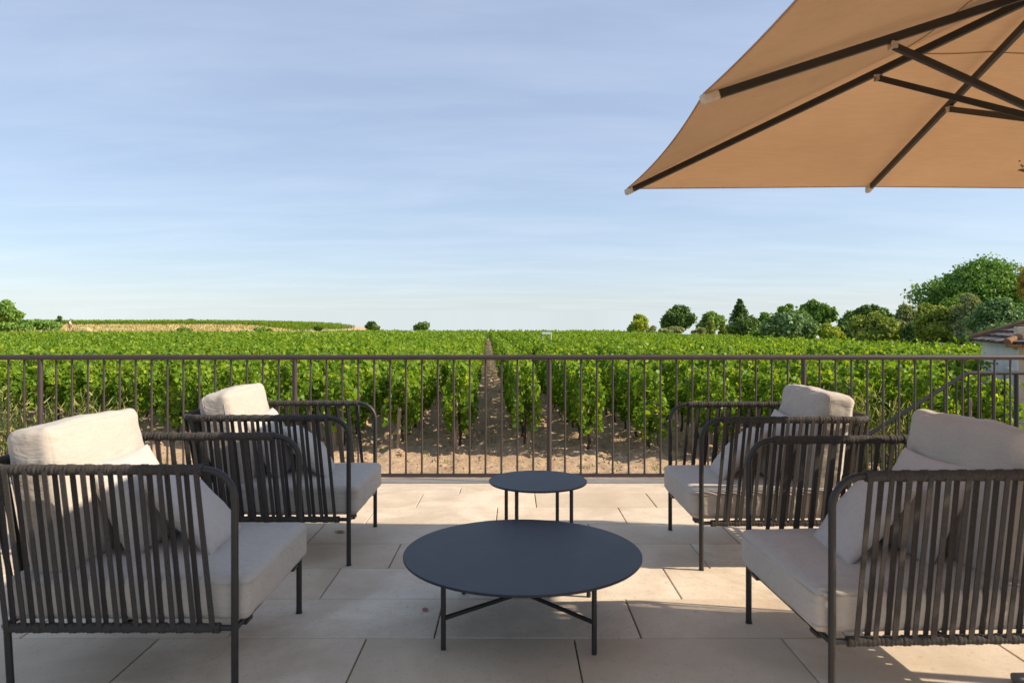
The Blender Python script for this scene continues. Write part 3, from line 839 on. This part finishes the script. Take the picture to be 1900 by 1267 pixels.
o = blades('dry_grass', pts, .5, .13, m_dry); tag(o, 'band of dry straw coloured grass on the bank at far left', 'grass', kind='stuff')

# ------------------------------------------------------------------ trees and shrubs
TREE = {
 'dark': mat_leaf('leaf_dark', (0.035,0.081,0.020), (0.090,0.167,0.038), (0.189,0.275,0.061), .2, .6),
 'mid': mat_leaf('leaf_mid', (0.051,0.123,0.023), (0.138,0.261,0.046), (0.290,0.435,0.072), .25, .6),
 'olive': mat_leaf('leaf_olive', (0.087,0.133,0.026), (0.217,0.290,0.052), (0.406,0.464,0.087), .25, .7),
 'yellow': mat_leaf('leaf_yellow', (0.116,0.181,0.020), (0.290,0.377,0.043), (0.551,0.580,0.072), .3, .7),
 'grey': mat_leaf('leaf_grey', (0.116,0.152,0.065), (0.246,0.290,0.131), (0.478,0.507,0.261), .25, .8),
 'pine': mat_leaf('leaf_pine', (0.043,0.109,0.026), (0.123,0.246,0.043), (0.275,0.406,0.072), .2, .7),
 'blue': mat_leaf('leaf_fig', (0.041,0.102,0.035), (0.116,0.217,0.072), (0.348,0.450,0.217), .2, .45),
 'gold': mat_leaf('leaf_gold', (0.203,0.160,0.029), (0.377,0.290,0.058), (0.522,0.406,0.102), .25, .7),
}
def crown_points(blobs, n, rs, fill=.25):
    tot = sum(r**2 for _, r, _ in blobs); P = []; Nn = []; S = []
    for (c, r, sq) in blobs:
        k = int(n*r*r/tot)+1; d = rs.normal(size=(k,3)); d /= np.linalg.norm(d, axis=1, keepdims=True)
        rr3 = np.where(rs.rand(k) < fill, rs.rand(k)**.5, .86+.22*rs.rand(k))
        lum = np.array([noise.fractal((a*2.4+c[0], b*2.4+c[1], e*2.4+c[2]), .9, 2., 3) for a, b, e in d])*.42
        rr3 = np.where(rs.rand(k) < .10, rr3*rs.uniform(1.05,1.32,k), rr3)
        p = np.array(c) + d*r*np.array([1, 1, sq])*(rr3*(1+lum))[:,None]
        P.append(p); Nn.append(d); S.append(.5+.75*lum)
    return np.concatenate(P), np.concatenate(Nn), np.concatenate(S)
def tree(name, px, y, ytop, ybot, wpx, mat, label, cat='tree', n=3400, nb=20, ls=None, squash=.8, trunk=True, low=.2, group=None, seed=0, shape='round', gz=None):
    x = px2x(px, y); zg = ground(x, y) if gz is None else gz; ztop = px2z(ytop, y); zbot = px2z(ybot, y); W = wpx/F*y
    root = empty(name, (x, y, zg)); tag(root, label, cat, group)
    rs = np.random.RandomState(int(px)+seed); rr_ = random.Random(int(px)+seed)
    H = ztop-zg; cb_ = max(.1, (zbot-zg)); ch_ = H-cb_
    blobs = []
    for i in range(nb):
        u = (i+.5)/nb; 
        if shape == 'round':
            z = cb_ + ch_*(.16+.66*rr_.random()); t = (z-cb_)/ch_; rad = (1-abs(2*t-.7)**2.4)*.43*W
        elif shape == 'umbrella':
            z = cb_ + ch_*(.42+.36*rr_.random()); t = (z-cb_)/ch_; rad = .40*W*(1-.6*max(0,t-.5)*2)
        else:
            z = cb_ + ch_*(.12+.70*u); t = u; rad = .30*W*(1-.5*t)
        a = rr_.uniform(0, 2*math.pi); q = math.sqrt(rr_.random())*max(rad, .02)
        r = W*rr_.uniform(.08, .20)*(1. if nb > 8 else 1.35)
        r = min(r, ch_*.5)
        z = min(max(z, cb_+r*.35), H-r*squash*.92)
        blobs.append(((q*math.cos(a), q*math.sin(a)*.9, z), r, squash))
    blobs.append(((rr_.uniform(-.1,.1)*W,0,cb_+ch_*.45), min(W*.23, ch_*.4), .9)); blobs.append(((rr_.uniform(-.16,.16)*W,0,H-W*.13*squash), W*.13, squash))
    P, D_, S = crown_points(blobs, int(n*1.9), rs); ls = ls or max(.07, y*.0034)
    V, Fc = leaf_cloud(P, ls, D_*.8, sides=4, rs=rs, jit=.45)
    make_obj_np('crown', V, Fc, TREE[mat], np.clip(S+.22*(rs.rand(len(P))-.5), 0, 1), root)
    if trunk:
        mb = MB(); tr_ = max(.05, W*.030)
        top = Vector((0,0,cb_+ch_*.55)); mb.tube([(0,0,-.3),(rr_.uniform(-.05,.05)*W,0,cb_*.6+.1), tuple(top)], [tr_*1.3, tr_, tr_*.5], 10)
        for (c, r, _) in blobs[:7]:
            s0 = Vector((0,0,cb_*.8+rr_.random()*ch_*.2)); e = Vector(c); mb.tube([s0, s0.lerp(e,.5)+Vector((0,0,-.04*W)), e], [tr_*.5, tr_*.35, tr_*.15], 6)
        mb.build('trunk', M['trunk'], root)
    return root
GT = 'trees and shrubs beyond the vineyard'
tree('broadleaf_tree', 690, 135, 597, 612, 27, 'dark', 'small round dark tree on the horizon, left of the two lone ones', n=900, nb=7, squash=.8, ls=.42)
tree('broadleaf_tree', 785, 135, 599, 614, 38, 'dark', 'low domed dark tree on the horizon, right of the two lone ones', n=1100, nb=8, squash=.7, ls=.42, seed=3)
tree('broadleaf_tree', 1185, 82, 584, 617, 48, 'yellow', 'lone round yellow green tree at the left end of the tree belt', n=3000, group=GT)
tree('broadleaf_tree', 1259, 88, 567, 614, 60, 'dark', 'tall dark broad tree second from the left in the tree belt', n=3600, group=GT, squash=1.)
tree('broadleaf_tree', 1318, 92, 579, 615, 58, 'mid', 'low leafy tree just left of the pointed conifer', n=3000, group=GT)
tree('shrub', 1252, 70, 607, 621, 60, 'grey', 'low grey green bush under the dark tree', 'shrub', n=1600, nb=9, group=GT, trunk=False, squash=.6)
tree('shrub', 1300, 68, 609, 622, 40, 'grey', 'low pale bush left of the young light green tree', 'shrub', n=1200, nb=7, group=GT, trunk=False, squash=.6)
tree('young_tree', 1318, 66, 590, 622, 28, 'olive', 'young light green pointed tree in front of the low leafy tree', n=1800, nb=9, group=GT, shape='cone')
tree('young_tree', 1341, 66, 597, 622, 18, 'olive', 'narrow olive green bush left of the conifer foot', n=1200, nb=7, group=GT, shape='cone')
tree('shrub', 1388, 56, 588, 625, 70, 'dark', 'dark rounded bush in front of the conifer', 'shrub', n=2600, group=GT, trunk=False)
tree('broadleaf_tree', 1458, 62, 564, 612, 50, 'mid', 'round headed green tree behind the broad bluish bush', n=3000, group=GT)
tree('broadleaf_tree', 1512, 60, 557, 612, 74, 'mid', 'tallest round headed green tree at the middle of the belt', n=4200, group=GT, seed=5)
tree('shrub', 1455, 46, 581, 632, 118, 'blue', 'broad bluish green fig like bush below the round trees', 'shrub', n=5200, nb=16, group=GT, trunk=False, squash=.75)
tree('shrub', 1540, 42, 600, 634, 52, 'yellow', 'low yellowing bush right of the broad bluish bush', 'shrub', n=2000, nb=9, group=GT, trunk=False, seed=2)
tree('broadleaf_tree', 1611, 56, 566, 612, 76, 'dark', 'dark flat topped tree behind the olive green bush', n=3600, group=GT, squash=.7)
tree('shrub', 1570, 48, 597, 628, 50, 'dark', 'dark bush between the yellowing bush and the olive bush', 'shrub', n=2000, nb=9, group=GT, trunk=False)
tree('shrub', 1612, 40, 581, 640, 100, 'olive', 'large olive green bush right of the yellowing bush', 'shrub', n=5200, nb=14, group=GT, trunk=False)
tree('shrub', 1680, 40, 566, 640, 72, 'grey', 'tall twiggy grey green bush left of the yellow topped one', 'shrub', n=4200, nb=13, group=GT, squash=.9)
tree('shrub', 1729, 36, 564, 645, 84, 'olive', 'yellow green bush with sunlit top in front of the pine', 'shrub', n=5600, nb=14, group=GT)
tree('shrub', 1795, 35, 545, 640, 84, 'grey', 'tall twiggy grey bush with reddish seed heads below the pine', 'shrub', n=4600, nb=14, group=GT, squash=.9)
tree('shrub', 1856, 27, 553, 655, 150, 'blue', 'large dark glossy bush beside the tiled roof', 'shrub', n=8200, nb=20, group=GT, trunk=False, squash=.7)
tree('umbrella_pine', 1830, 60, 484, 612, 235, 'pine', 'huge spreading umbrella pine at the right edge', n=19000, nb=40, group=GT, squash=.7, shape='round', seed=4, ls=.23)
tree('broadleaf_tree', 1925, 44, 486, 580, 100, 'gold', 'golden leaved tree cut off by the right edge', n=5000, nb=14, group=GT)
tree('broadleaf_tree', 18, 105, 558, 598, 58, 'mid', 'big round tree at the far left edge', n=4600, nb=14, squash=.85)
tree('young_tree', 110, 106, 587, 602, 12, 'dark', 'tiny dark round tree left of the walking person', n=400, nb=5)
for (p_, y_, t_, b_, w_, l_) in ((335,178,594,600,22,'leftmost small dark tree on the hill crest'),(355,178,593,600,20,'small dark tree second on the hill crest'),(378,178,596,601,26,'small dark tree third on the hill crest'),(420,178,597,602,22,'small dark tree fourth on the hill crest'),(455,178,598,603,24,'rightmost small dark tree on the hill crest')):
    tree('hill_tree', p_, y_, t_, b_, w_, 'dark', l_, n=420, nb=6, trunk=False, squash=.6, ls=.55)
for (p_, y_, t_, b_, w_, mt_, l_) in ((340,88,609,617,36,'mid','low green bush on the dry bank, nearest the person'),(485,92,608,615,40,'mid','low green bush in the middle of the dry bank'),(588,98,606,613,18,'dark','small dark bush at the right end of the dry bank')):
    tree('shrub', p_, y_, t_, b_, w_, mt_, l_, 'shrub', n=600, nb=6, trunk=False, squash=.6, ls=.3)
# hedge at the far left
tree('hedge', 55, 92, 594, 617, 118, 'mid', 'rough green hedge under the big tree at far left', 'hedge', n=5200, nb=22, trunk=False, squash=.55)
for (p_, y_, t_, w_, mt_, l_) in ((1575,58,578,70,'mid','leafy tree crown between the tallest round tree and the dark flat topped tree'),(1645,60,572,60,'mid','leafy crown between the flat topped tree and the twiggy bush'),(1415,66,580,60,'mid','leafy crown between the conifer and the round headed tree'),(1770,45,548,110,'mid','broad green crown directly under the left side of the pine'),(1690,52,572,60,'olive','olive crown left of the pine'),(1480,64,578,60,'dark','dark crown between the two round headed trees'),(1425,52,600,60,'mid','low leafy thicket between the conifer and the broad bluish bush'),(1500,50,592,50,'mid','mid green thicket behind the yellowing bush'),(1655,46,590,60,'mid','mid green thicket behind the olive and twiggy bushes'),(1700,38,600,60,'dark','dark thicket under the tall twiggy grey green bush'),(1765,36,596,60,'dark','dark thicket under the yellow green bush'),(1210,76,606,30,'grey','low pale thicket right of the lone yellow green tree'),(1356,72,602,30,'mid','small thicket just left of the conifer')):
    tree('thicket', p_, y_, t_, 640, w_, mt_, l_, 'shrub', n=2600, nb=14, group=GT, trunk=False, squash=.8, seed=9)
# conifer
def conifer(px, y, ytop, wpx):
    x = px2x(px, y); zg = ground(x, y); H = px2z(ytop, y)-zg; W = wpx/F*y
    root = empty('conifer', (x, y, zg)); tag(root, 'pointed dark conifer rising above the tree belt', 'tree', GT)
    rs = np.random.RandomState(3); P = []; Dn = []; S = []
    for k in range(46):
        t = k/46.; z = H*(.12+.87*t); rad = W*.55*(1-t)**.85+.05
        for a in rs.rand(10)*2*math.pi:
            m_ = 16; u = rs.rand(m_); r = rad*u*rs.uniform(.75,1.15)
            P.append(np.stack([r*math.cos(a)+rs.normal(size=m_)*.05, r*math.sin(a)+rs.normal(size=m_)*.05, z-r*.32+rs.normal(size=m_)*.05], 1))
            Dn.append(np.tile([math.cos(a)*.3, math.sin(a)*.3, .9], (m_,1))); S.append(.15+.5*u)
    P = np.concatenate(P); V, Fc = leaf_cloud(P, .21, np.concatenate(Dn), sides=4, rs=rs)
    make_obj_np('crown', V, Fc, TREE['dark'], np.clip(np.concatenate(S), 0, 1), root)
    mb = MB(); mb.tube([(0,0,-.2),(0,0,H*.97)], [.16,.02], 8); mb.build('trunk', M['trunk'], root)
conifer(1373, 76, 554, 78)

# dry twiggy weeds just outside the terrace
m_weed = mat_leaf('dry_weed', (.09,.13,.03), (.21,.25,.07), (.46,.41,.18), .25, .8)
def weed(px, y, ytop, wpx, label, n=260, cat='weeds'):
    x = px2x(px, y); root = empty('dry_weed_clump', (x, y, ZG)); tag(root, label, cat, 'dry weed clumps below the terrace')
    H = px2z(ytop, y)-ZG; W = wpx/F*y; mb = MB(); P = []
    for i in range(52):
        a = rnd.uniform(0, 6.28); r0 = rnd.random()*.12*W; e = Vector((rnd.gauss(0,.25)*W, rnd.gauss(0,.22)*W, H*rnd.uniform(.55,1.0)))
        s0 = Vector((r0*math.cos(a), r0*math.sin(a), -.05)); mid = s0.lerp(e,.5)+Vector((rnd.gauss(0,.03),rnd.gauss(0,.03),.05))
        mb.tube([s0, mid, e], [.005,.0035,.0015], 5)
        for t in range(14):
            u = rnd.uniform(.3, 1.0); q = (s0.lerp(mid, u*2) if u < .5 else mid.lerp(e, u*2-1))
            P.append(q+Vector((rnd.gauss(0,.03), rnd.gauss(0,.03), rnd.gauss(0,.02))))
    mb.build('stems', m_weed, root)
    bl = []
    V = []; Fc = []; vals = []
    for q in P:
        d = Vector((rnd.gauss(0,1), rnd.gauss(0,1), abs(rnd.gauss(0,1))+.5)).normalized(); l = rnd.uniform(.05,.12); s_ = d.cross(Vector((rnd.gauss(0,1),rnd.gauss(0,1),rnd.gauss(0,1)))).normalized()*.006
        n_ = len(V); V += [q-s_, q+s_, q+d*l*.6+s_*.8, q+d*l, q+d*l*.6-s_*.8]; Fc.append((n_,n_+1,n_+2,n_+3,n_+4)); vals.append(rnd.random())
    make_obj('foliage', V, Fc, m_weed, root, smooth=False, v=vals)
weed(25, 7.6, 715, 70, 'dry straw coloured weeds at the left edge outside the railing')
weed(90, 7.9, 735, 70, 'dry weeds second from the left edge outside the railing')
weed(165, 7.8, 722, 80, 'feathery dry weeds above the front left chair cushion')
weed(225, 8.2, 745, 60, 'low dry weeds right of the feathery ones outside the railing')
weed(1590, 7.8, 705, 90, 'dry twiggy weeds behind the rear right armchair back')
weed(1650, 7.6, 722, 80, 'tangled dry weeds below the sloping stair handrail')
weed(1540, 8.4, 735, 60, 'small dry weeds left of the twiggy ones on the right')

pts = []
for i in range(70):
    y0_ = rnd.uniform(8.6, 13.5); x0_ = rnd.uniform(-.6*y0_, .6*y0_)
    for k in range(rnd.randint(6, 22)):
        x = x0_+rnd.gauss(0,.05); y = y0_+rnd.gauss(0,.05); pts.append((x, y, near_ground(x, y)-.005))
o = blades('ground_weeds', pts, .075, .012, mat_leaf('weed_green', (.07,.12,.02), (.16,.22,.05), (.34,.33,.12), .3, .7), lean=.7); tag(o, 'small sparse weeds growing on the bare soil headland', 'weeds', kind='stuff')

# ------------------------------------------------------------------ stakes at the row ends
def stake(px, pybase, pytop, wpx, label, lean=0., D=None):
    D = D or (HC-ZG)*F/(pybase-HOR) - .42; x = px2x(px, D); z1 = px2z(pytop, D)
    mb = MB(); r = wpx/F*D/2
    H = z1-ZG; k = 7
    pts = [(lean*t/k*H+rnd.uniform(-.004,.004), rnd.uniform(-.004,.004), -.1+(H+.1)*t/k) for t in range(k+1)]
    mb.tube(pts, [r*rnd.uniform(.85,1.1) for _ in pts], 9)
    o = mb.build('vineyard_stake', M['wood'], loc=(x, D, ZG)); tag(o, label, 'stake', 'wooden stakes at the row ends')
stake(737, 834, 756, 7, 'pale tall wooden stake left of the alley, second row out', .05)
stake(731, 834, 806, 5, 'short pale stake at the foot of the tall one, second row left', -.12)
stake(847, 832, 746, 9, 'tall grey wooden post at the end of the row left of the alley', -.02)
stake(853, 836, 792, 5, 'leaning pale stake beside the grey post left of the alley', -.22)
stake(977, 834, 800, 8, 'short stubby stake at the end of the row right of the alley', .1)
stake(1089, 826, 756, 8, 'dark weathered post in the second row right of the alley', .0)
stake(1099, 832, 802, 5, 'short thin pale stake beside the dark weathered post', -.05)
stake(1203, 824, 742, 10, 'thick pale wooden post in the third row right of the alley', .14)
stake(1214, 828, 806, 8, 'squat stump of a stake right of the thick pale post', .0)
stake(1221, 826, 804, 5, 'thin upright stake right of the squat stump', .0)
stake(1320, 826, 742, 9, 'wooden post in the fourth row right of the alley', -.06)
stake(1800, 850, 740, 7, 'thin post among the vines near the stair handrail', .0)
stake(620, 826, 752, 8, 'wooden post in the third row left of the alley', .05)

# young shoot of vine climbing each end is part of the vines; tiny white sign in the field
D = 38; s = empty('field_sign', (px2x(1015, D), D, ZG)); tag(s, 'small white panel on two legs standing among the vines', 'sign')
zt = px2z(616, D)-ZG; mb = MB(); mb.box((-.26,-.012,zt-.11),(.26,.012,zt)); mb.build('panel', M['white_paint'], s, smooth=False)
for sx in (-.22, .22): mb = MB(); mb.tube([(sx,.03,-.1),(sx,.03,zt-.02)], .018, 8); mb.build('leg', M['white_paint'], s)

# ------------------------------------------------------------------ outbuilding at the right edge
D = 11.3; xh = px2x(1888, D); ze = px2z(639, D)
hs = empty('outbuilding', (xh, D, ZG), R(-25.2)); tag(hs, 'low white plastered outbuilding with an old clay tile roof at the right edge', 'building')
zw = ze-ZG
mb = MB(); mb.box((0,0,-.3),(4.2,3.4,zw)); mb.build('wall', M['plaster'], hs, smooth=False)
# nearer stone pier in front
mb = MB()
for k in range(6): mb.box((-.0+ (0 if k % 2 else .012), -.01, -.3+k*.38), (.22+(.08 if k % 2 else 0), .3, -.3+(k+1)*.38-.006))
mb.build('stone_quoin', M['sandstone'], hs, smooth=False, bevel=.008)
ov = .16; pitch = .40; x0, x1, y0, y1 = -ov, 4.2+ov, -ov, 3.4+ov; zr = zw
cx, cy = 2.1, 1.7; hr = (1.7+ov)*pitch; ridge = (( x0+1.7+ov, cy), (x1-1.7-ov, cy))
rf = MB()
def tile_course(P0, P1, Q0, Q1, n, m):
    """tiles on the quad P0-P1 (eave) to Q0-Q1 (ridge)"""
    for i in range(n):
        t0 = i/n; t1 = (i+1.18)/n
        a0, b0 = P0.lerp(Q0, t0), P1.lerp(Q1, t0); a1, b1 = P0.lerp(Q0, min(1.,t1)), P1.lerp(Q1, min(1.,t1))
        k = max(1, int((b0-a0).length/.24))
        nn = (P1-P0).cross(Q0-P0).normalized()
        if nn.z < 0: nn = -nn
        for j in range(k):
            u0, u1 = (j+.015)/k, (j+.985)/k; jz = rnd.uniform(0,.012)
            p = [a0.lerp(b0,u0)+nn*(.045+jz), a0.lerp(b0,u1)+nn*(.045+jz+rnd.uniform(-.006,.006)), a1.lerp(b1,u1)+nn*.012, a1.lerp(b1,u0)+nn*.012]
            q = [v_-nn*.022 for v_ in p]
            rf.add(p+q, [(0,1,2,3),(4,7,6,5),(0,4,5,1),(1,5,6,2),(2,6,7,3),(3,7,4,0)], rnd.random())
A, B, Cc, Dd = Vector((x0,y0,zr)), Vector((x1,y0,zr)), Vector((x1,y1,zr)), Vector((x0,y1,zr))
R0, R1 = Vector((ridge[0][0],cy,zr+hr)), Vector((ridge[1][0],cy,zr+hr))
tile_course(A, B, R0, R1, 9, 0); tile_course(Dd, A, R0, R0, 9, 0); tile_course(B, Cc, R1, R1, 9, 0); tile_course(Cc, Dd, R1, R0, 9, 0)
ro = rf.build('roof', M['tile'], hs, smooth=False, usev=True)
mb = MB(); mb.add([A-Vector((0,0,.03)), B-Vector((0,0,.03)), Cc-Vector((0,0,.03)), Dd-Vector((0,0,.03)), R0-Vector((0,0,.04)), R1-Vector((0,0,.04))], [(0,3,2,1),(0,1,5,4),(3,0,4),(2,3,4,5),(1,2,5)]); mb.build('roof_deck', M['sandstone'], hs, smooth=False)
# hip tiles with lichen, and the rough eave course
for (a, b2) in ((A, R0), (B, R1), (Dd, R0)):
    n = 14; mb = MB()
    for i in range(n):
        p, q = a.lerp(b2, i/n), a.lerp(b2, (i+1.15)/n); dz = Vector((0,0,.045+rnd.uniform(-.008,.01)))
        mb.tube([p+dz, q+dz+Vector((0,0,.012))], [.062, .048], 10)
    mb.build('hip_tiles', M['lichen'], ro)
mb = MB(); x = x0
while x < x1:
    l = rnd.uniform(.14,.24); mb.box((x+.004, y0-.02-rnd.uniform(0,.02), zr-.045), (x+l, y0+.2, zr+.005)); x += l
mb.build('eave_course', M['lichen'], ro, smooth=False, bevel=.01)

# ------------------------------------------------------------------ potted tree: twig enters the frame, unseen crown placed to shade paving and chair
pt = empty('potted_shade_tree', (3.02, 2.42, 0)); tag(pt, 'dark leaved potted tree at the right edge, a twig tip showing under the parasol, its unseen crown placed for shade', 'potted plant')
mb = MB(); mb.tube([(0,0,0),(0,0,.02),(0,0,.44),(0,0,.46)], [.19,.20,.26,.27], 24); mb.build('pot', M['terracotta'], pt)
rs = np.random.RandomState(8)
blobs = [((0,0,1.45),.26,1.),((.05,.03,1.7),.30,1.),((-.06,.0,1.95),.28,1.),((0,.05,2.2),.24,1.),((.12,-.10,1.6),.24,1.),((-.10,.12,1.65),.24,1.)]  # crown masses out of view, set where their shadow covers the floor
P, D_, S = crown_points(blobs, 6500, rs, .3)
tw = px2x(1890, 2.62)-3.02; TWZ = px2z(316, 2.62)
tp_ = np.array([(tw+.30*(1-u)+rs.normal()*.003, .2+rs.normal()*.008, TWZ+.03*(1-u)+rs.normal()*.014) for u in np.linspace(0,1,60)])
P = np.concatenate([P, tp_]); D_ = np.concatenate([D_, np.zeros((60,3))]); S = np.concatenate([S, np.full(60,.2)])
V, Fc = leaf_cloud(P, np.where(np.arange(len(P)) < len(P)-60, .055, .013), D_*.6, sides=4, rs=rs)
make_obj_np('crown', V, Fc, TREE['dark'], np.clip(S,0,1), pt)
mb = MB(); mb.tube([(0,0,.4),(.02,.0,1.2),(-.05,.05,2.1)], [.03,.025,.01], 8); mb.tube([(-.04,.03,1.9),(tw+.5,.2,TWZ+.06),(tw,.2,TWZ)], [.008,.005,.003], 6); mb.build('trunk', M['trunk'], pt)

# ------------------------------------------------------------------ walking person, far left
def person(px, y, pyfeet, pytop):
    x = px2x(px, y); z0 = px2z(pyfeet, y); H = (pyfeet-pytop)/F*y
    s = H/1.75
    me = bpy.data.meshes.new('person')
    J = [((0,0,.95),.14),((0,.0,1.15),.125),((.02,0,1.36),.15),((.04,0,1.50),.06),((.07,0,1.58),.075),((.09,0,1.67),.085),
         ((-.02,-.16,1.42),.062),((.05,-.22,1.18),.045),((.25,-.20,1.08),.036),((.32,-.18,1.06),.036),
         ((-.02,.16,1.42),.062),((-.02,.22,1.16),.045),((.14,.22,.98),.036),((.19,.22,.93),.034),
         ((.02,-.09,.88),.095),((.10,-.10,.50),.062),((.02,-.10,.08),.042),((.16,-.10,.035),.036),
         ((-.02,.09,.88),.095),((.0,.10,.50),.062),((-.18,.10,.10),.042),((-.06,.10,.035),.036)]
    E = [(0,1),(1,2),(2,3),(3,4),(4,5),(2,6),(6,7),(7,8),(8,9),(2,10),(10,11),(11,12),(12,13),(0,14),(14,15),(15,16),(16,17),(0,18),(18,19),(19,20),(20,21)]
    def skin(name, js, es, mat, parent, root_i, grow=0.):
        me = bpy.data.meshes.new(name); me.from_pydata([tuple(c*s for c in js[i][0]) for i in range(len(js))], es, [])
        o = bpy.data.objects.new(name, me); C.objects.link(o); md = o.modifiers.new('s','SKIN')
        me.skin_vertices[''].data
        for i, (p, r) in enumerate(js): me.skin_vertices[''].data[i].radius = ((r+grow)*s,)*2
        me.skin_vertices[''].data[root_i].use_root = True
        sb = o.modifiers.new('d','SUBSURF'); sb.levels = 2; sb.render_levels = 2; me.materials.append(mat)
        if parent: o.parent = parent
        return o
    def sub(idx):
        mp_ = {k: i for i, k in enumerate(idx)}; return [J[k] for k in idx], [(mp_[a], mp_[b]) for a, b in E if a in mp_ and b in mp_]
    bpy.data.meshes.remove(me)
    body = skin('person', J, E, M['skin'], None, 0); body.location = (x, y, z0); body.rotation_euler.z = R(20)
    tag(body, 'person in a white shirt and brown shorts walking at the far left', 'person')
    js, es = sub([0,1,2,6,7,10,11]); js[0] = ((0,0,1.02),.14); skin('shirt', js, es, M['shirt'], body, 1, .022)
    js, es = sub([0,14,15,18,19]); js[2] = ((.08,-.10,.56),.075); js[4] = ((.0,.10,.56),.075); skin('shorts', js, es, M['shorts'], body, 0, .022)
    bm = bmesh.new(); bmesh.ops.create_uvsphere(bm, u_segments=16, v_segments=12, radius=.100*s)
    for v in bm.verts:
        if v.co.z < 0: v.co.z *= .5
    bm_obj('hair', bm, M['hair'], body, Matrix.Translation((.075*s,0,1.70*s)))
person(130, 87, 618.5, 592)
# boulder-like straw heap near the person
bm = rounded_box(2.2, 1.2, 1.0, .45, 6, (0,0,0), .12, 4.); o = bm_obj('straw_heap', bm, M['drygrass_ground']); o.location = (px2x(152, 88), 88, .62); tag(o, 'rounded heap of dry straw beside the walking person', 'straw heap')
# slender fence posts on the bank
for (p_, l_) in ((92,'thin post on the bank left of the walking person'), (237,'thin post on the dry bank right of the walking person')):
    mb = MB(); mb.tube([(0,0,-.2),(0,0,.95)], .05, 6); o = mb.build('fence_post', M['wood'], loc=(px2x(p_,88), 88, ground(px2x(p_,88),88))); tag(o, l_, 'post')
print('objects', len(bpy.data.objects))
